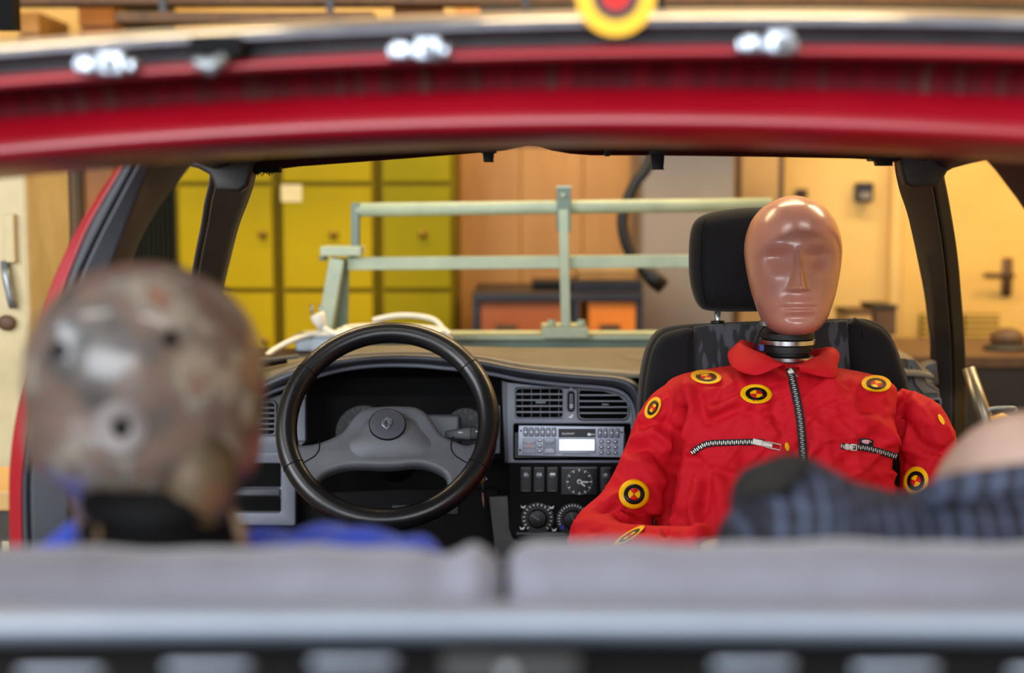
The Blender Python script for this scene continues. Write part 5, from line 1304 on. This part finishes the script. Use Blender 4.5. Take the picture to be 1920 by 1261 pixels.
# hands with five fingers, resting on the lap
M['hand'] = mat('beige_vinyl_hand', rgb(205, 170, 140), 0.5, var=rgb(190, 152, 122), vscale=12, bump=0.1, bscale=120)
def hand(w, dirx, parent, m):
    w = Vector(w); f = Vector((dirx, -0.35, -0.12)).normalized(); up = Vector((0, 0, 1)); side = f.cross(up).normalized(); up = side.cross(f)
    mb = MB(); mb.tube([w - f * 0.01, w + f * 0.02, w + f * 0.055, w + f * 0.085], [0.02, 0.026, 0.034, 0.030], 14, up=up, ell=(0.45, 1.0))
    for i, (o, L) in enumerate(((-0.027, 0.058), (-0.009, 0.072), (0.009, 0.078), (0.026, 0.070))):
        b = w + f * 0.078 + side * o
        mb.tube([b, b + f * L * 0.45, b + f * L * 0.75 - up * 0.010, b + f * L * 0.92 - up * 0.026], [0.0088, 0.0082, 0.0075, 0.0062], 10)
    b = w + f * 0.03 - side * 0.028 * (1 if dirx > 0 else -1)
    sd = -side * (1 if dirx > 0 else -1)
    mb.tube([b, b + f * 0.022 + sd * 0.02, b + f * 0.045 + sd * 0.026 - up * 0.006, b + f * 0.06 + sd * 0.024 - up * 0.012], [0.011, 0.010, 0.009, 0.0075], 10)
    link_mesh('hand', remesh(mb, 0.0028, 3), m, parent)
hand(P(1325, 1022, 1.93), 1, d1, M['hand']); hand(P(1620, 1078, 1.94), -1, d1, M['hand'])
# shoes under the overalls
for sx in (-1, 1):
    hx = xs + sx * 0.145
    MB().tube(catmull([(hx, 1.60, 0.36), (hx, 1.57, 0.335), (hx, 1.50, 0.33), (hx, 1.42, 0.322), (hx, 1.36, 0.318)], 4), [0.05 - 0.0008 * i for i in range(17)], 16, ell=(0.6, 1)).build('shoe', M['rubber'], d1)

# ------------------------------------------------------------------ rear dummy with the worn skull, in blue
M['blue'] = mat('blue_cotton', rgb(26, 72, 205), 0.75, var=rgb(18, 54, 168), vscale=12, bump=0.25, bscale=500, sheen=0.1)
HY2 = 1.0
d2_ = thing('crash_test_dummy', 'crash test dummy seen from behind, rust-stained grey skull with holes, blue overalls', 'dummy', (P(262, 1, HY2).x, 1.02, 0.30))
H2 = 0.232
c2 = P(262, 500, HY2) - Vector((0, 0, H2 / 2)) + Vector((0.0, 0.01, 0.004))
m2 = Matrix.Translation(c2) @ Matrix.Rotation(math.radians(180 - 16), 4, 'Z') @ Matrix.Rotation(math.radians(6), 4, 'X') @ Matrix.Diagonal((1.03, 1.0, 1.0, 1.0))
hm = head_mesh(H2, m2, 96, 120, TAB_REAR); hme = hm.mesh(); b2 = bvh_of(hme)
sk = link_mesh('head', hme, M['mottled'], d2_)
for (x, y, r) in ((320, 635, 15), (110, 655, 14), (228, 802, 17)):
    disc_patch(b2, x, y, r, r * 1.05, 0, 0.0016, m=3, n=20, fall=0.92).build('drilled_hole', M['blackgap'], sk, solid=0.001)
M['lightpatch'] = mat('pale_worn_metal', rgb(104, 96, 93), 0.4, var=rgb(84, 74, 70), vscale=40)
disc_patch(b2, 228, 802, 54, 52, 0, 0.0010, 0.33, 1.0, m=4, n=30, fall=0.92).build('skull_cap_washer', M['lightpatch'], sk, solid=0.0016)
MB().ball(P(468, 768, 0.99), 0.010, 0.014, 0.018).build('side_stud', M['oliveskin'], sk)
# stained jaw flesh showing below the cap on the right
MB().ball(P(370, 896, 0.965), 0.028, 0.034, 0.040).build('jaw_flesh', M['oliveskin'], sk)
n2 = P(300, 1010, 0.975)
MB().lathe(tuple(n2), [(0.05, -0.06), (0.055, -0.02), (0.055, 0.012), (0.049, 0.015), (0.049, 0.02), (0.054, 0.023), (0.053, 0.034), (0.048, 0.038), (0.046, 0.042)], 32).build('neck', M['blackgap'], d2_, angle=40)
def torso_x(top, Yc, hd, zb_, e=0.75, n=28, per=4, fwd=0.0):
    rows = []
    for p, y in catmull(top, per):
        t = P(p, y, Yc); t.z = P(p, y, Yc + fwd).z; ring = []
        for j in range(n):
            a = 2 * PI * j / n; c, s = math.cos(a), math.sin(a)
            ring.append((t.x, Yc + hd * abs(c) ** e * (1 if c > 0 else -1), (t.z + zb_) / 2 + (t.z - zb_) / 2 * abs(s) ** (0.45 if s > 0 else 0.3) * (1 if s > 0 else -1)))
        rows.append(ring)
    # close the ends round
    for idx, sg in ((0, -1), (-1, 1)):
        r = rows[idx]; cy = sum(v[1] for v in r) / n; cz = sum(v[2] for v in r) / n
        ext = []
        for f, dx in ((0.9, 0.010), (0.6, 0.022), (0.25, 0.028)):
            ext.append([(v[0] + sg * dx, cy + (v[1] - cy) * f, cz + (v[2] - cz) * (0.5 + 0.5 * f)) for v in r])
        if idx == 0: rows = ext[::-1] + rows
        else: rows = rows + ext
    return MB().loft(rows)
t = torso_x([(-270, 1110), (-160, 1078), (-60, 1050), (20, 1026), (80, 996), (130, 970), (165, 962), (178, 985), (196, 1030), (300, 1046), (410, 1030), (436, 996), (455, 984), (520, 982), (600, 984), (690, 986), (760, 992), (800, 1006), (816, 1030)], 1.03, 0.105, 0.62, fwd=0.03)
me = remesh(t, 0.006, 3); co = get_co(me); no = get_no(me)
dd = 0.003 * np.sin(co[:, 0] * 70 + co[:, 2] * 30) + 0.002 * np.sin(co[:, 0] * 150 - co[:, 1] * 60)
set_co(me, co + no * dd[:, None])
link_mesh('blue_overalls', me, M['blue'], d2_)
MB().tube([P(184, 985, 0.935), P(186, 1010, 0.93), P(186, 1050, 0.93)], 0.0025, 8).build('strap', M['oliveskin'], d2_)
MB().tube([P(438, 960, 0.945), P(452, 992, 0.94), P(460, 1040, 0.935)], [0.003, 0.0045, 0.0045], 8).build('strap', M['oliveskin'], d2_)
for sx in (-1, 1):
    hx = P(262, 1, 1.0).x + sx * 0.10 + 0.03
    lg = catmull([(hx, 1.06, 0.60, 0.085), (hx, 1.2, 0.60, 0.08), (hx + sx * 0.02, 1.42, 0.60, 0.068), (hx + sx * 0.02, 1.50, 0.55, 0.06), (hx + sx * 0.02, 1.52, 0.40, 0.052), (hx + sx * 0.02, 1.52, 0.33, 0.05)], 4)
    MB().tube([q[:3] for q in lg], [q[3] for q in lg], 16).build('trouser_leg', M['blue'], d2_)

# ------------------------------------------------------------------ rear dummy in the checked shirt
M['check'] = bpy.data.materials.new('navy_checked_cloth'); M['check'].use_nodes = True
nt = NT(M['check']); bs = nt.n['Principled BSDF']; bs.inputs['Roughness'].default_value = 0.8
tc = nt.add('ShaderNodeTexCoord'); nzz = nt.add('ShaderNodeTexNoise'); nzz.inputs['Scale'].default_value = 14
nt.link(tc.outputs['Object'], nzz.inputs['Vector'])
mixv = nt.add('ShaderNodeMix', data_type='VECTOR'); mixv.inputs['Factor'].default_value = 0.012
nt.link(tc.outputs['Object'], mixv.inputs[4]); nt.link(nzz.outputs['Color'], mixv.inputs[5])
sep = nt.add('ShaderNodeSeparateXYZ'); nt.link(mixv.outputs[1], sep.inputs[0])
def stripes(sock, period, frac):
    a = nt.add('ShaderNodeMath', operation='DIVIDE'); nt.link(sock, a.inputs[0]); a.inputs[1].default_value = period
    b = nt.add('ShaderNodeMath', operation='FRACT'); nt.link(a.outputs[0], b.inputs[0])
    c = nt.add('ShaderNodeMath', operation='LESS_THAN'); nt.link(b.outputs[0], c.inputs[0]); c.inputs[1].default_value = frac
    return c.outputs[0]
sl = nt.add('ShaderNodeMath', operation='MULTIPLY_ADD'); nt.link(sep.outputs['Z'], sl.inputs[0]); sl.inputs[1].default_value = -0.15; nt.link(sep.outputs['X'], sl.inputs[2])
s1 = stripes(sl.outputs[0], 0.0136, 0.32); s2 = stripes(sep.outputs['Z'], 0.0120, 0.55)
ad = nt.add('ShaderNodeMath', operation='MULTIPLY_ADD'); nt.link(s1, ad.inputs[0]); ad.inputs[1].default_value = 0.8
ml = nt.add('ShaderNodeMath', operation='MULTIPLY'); nt.link(s2, ml.inputs[0]); ml.inputs[1].default_value = 0.2; nt.link(ml.outputs[0], ad.inputs[2])
cr = nt.add('ShaderNodeValToRGB'); cr.color_ramp.elements[0].color = rgb(9, 13, 26); cr.color_ramp.elements[1].color = rgb(62, 70, 94)
nt.link(ad.outputs[0], cr.inputs['Fac']); nt.link(cr.outputs['Color'], bs.inputs['Base Color'])
d3 = thing('crash_test_dummy', 'crash test dummy slumped at the right in a navy checked shirt, bald head bowed', 'dummy', (P(1930, 1, 1.05).x, 1.05, 0.30))
t = torso_x([(1400, 960), (1404, 905), (1422, 876), (1455, 864), (1500, 858), (1560, 880), (1620, 908), (1680, 930), (1720, 934), (1790, 918), (1860, 905), (1920, 893), (2000, 888), (2100, 900), (2180, 930), (2280, 900), (2380, 870), (2440, 890), (2470, 960)], 1.03, 0.11, 0.62)
me = remesh(t, 0.005, 3); co = get_co(me); no = get_no(me)
dd = 0.0016 * np.sin(co[:, 0] * 60 - co[:, 2] * 90) + 0.0012 * np.sin(co[:, 0] * 130 + co[:, 2] * 70)
set_co(me, co + no * dd[:, None]); b3 = bvh_of(me)
link_mesh('checked_shirt', me, M['check'], d3)
M['fuzz'] = mat('black_brown_fleece', rgb(10, 9, 7), 0.95, var=rgb(26, 19, 10), vscale=30, bump=0.6, bscale=150)
disc_patch(b3, 1448, 896, 66, 27, -0.42, 0.004, m=6, n=40, fall=0.95).build('shoulder_patch', M['fuzz'], d3, solid=0.008)
H3 = 0.225; c3 = P(1932, 1030, 1.13)
m3 = Matrix.Translation(c3) @ Matrix.Rotation(math.radians(180), 4, 'Z') @ Matrix.Rotation(math.radians(52), 4, 'X')
hm3 = head_mesh(H3, m3, 80, 80); h3 = hm3.build('head', M['paleskin'], d3)
MB().tube([P(1930, 1080, 1.05), P(1928, 1000, 1.10)], [0.055, 0.05], 20).build('neck', M['rubber'], d3)
cpts = [P(1745, 930, 1.0), P(1775, 918, 0.955), P(1850, 906, 0.935), P(1930, 895, 0.93), P(2020, 896, 0.94), P(2090, 915, 0.98)]
MB().tube(catmull(cpts, 5), 0.009, 10, ell=(1.2, 0.6)).build('shirt_collar', M['check'], d3)
for sx in (-1, 1):
    hx = P(1930, 1, 1.0).x + sx * 0.10
    lg = catmull([(hx, 1.06, 0.60, 0.085), (hx, 1.2, 0.60, 0.08), (hx + sx * 0.02, 1.36, 0.60, 0.068), (hx + sx * 0.02, 1.43, 0.55, 0.06), (hx + sx * 0.02, 1.44, 0.40, 0.052), (hx + sx * 0.02, 1.44, 0.33, 0.05)], 4)
    MB().tube([q[:3] for q in lg], [q[3] for q in lg], 16).build('trouser_leg', M['check'], d3)
# rear bench cushion under the two rear dummies
rb_ = thing('rear_bench_cushion', 'grey rear bench cushion under the two rear dummies, mostly hidden', 'seat cushion', (XC, 1.1, 0.29))
MB().box(XC - 0.66, XC + 0.66, 0.89, 1.36, 0.40, 0.515).build('cushion', M['bench'], rb_, smooth=True, bevel=0.04, bseg=4)
MB().box(XC - 0.6, XC + 0.6, 0.92, 1.3, 0.292, 0.40).build('cushion_base', M['pan'], rb_, smooth=False)

# ------------------------------------------------------------------ metal strut with handle in the right door opening
A = P(1816, 690, 2.62); B = P(1850, 800, 2.58); dv = (B - A); k = (A.z - 0.0) / (A.z - B.z)
E = A + dv * k
srt = thing('support_strut', 'slanting bare metal strut beyond the right windscreen pillar, yellow tag on its handle', 'strut', tuple(E))
M['worn'] = mat('worn_bare_metal', rgb(150, 142, 128), 0.35, 0.8, var=rgb(110, 102, 88), vscale=14, stretch=(1, 1, 0.4))
MB().tube([A, B, A + dv * 2, E], [0.012, 0.0165, 0.0165, 0.0165], 16).build('tube', M['worn'], srt)
MB().tube(catmull([B + Vector((0, 0, 0.03)), P(1862, 766, 2.58), P(1900, 765, 2.58), P(1905, 772, 2.58)], 5), 0.0042, 8).build('handle', M['steel'], srt)
MB().loft([[P(1856, 782, 2.57), P(1862, 796, 2.56)], [P(1880, 774, 2.57), P(1882, 792, 2.56)], [P(1900, 784, 2.57), P(1902, 796, 2.56)]], closed=False).build('yellow_tag', M['yellow'], srt, solid=0.001)
MB().lathe((E.x, E.y, 0), [(0.04, 0), (0.04, 0.008), (0.02, 0.02)], 20).build('foot', M['rubber'], srt)
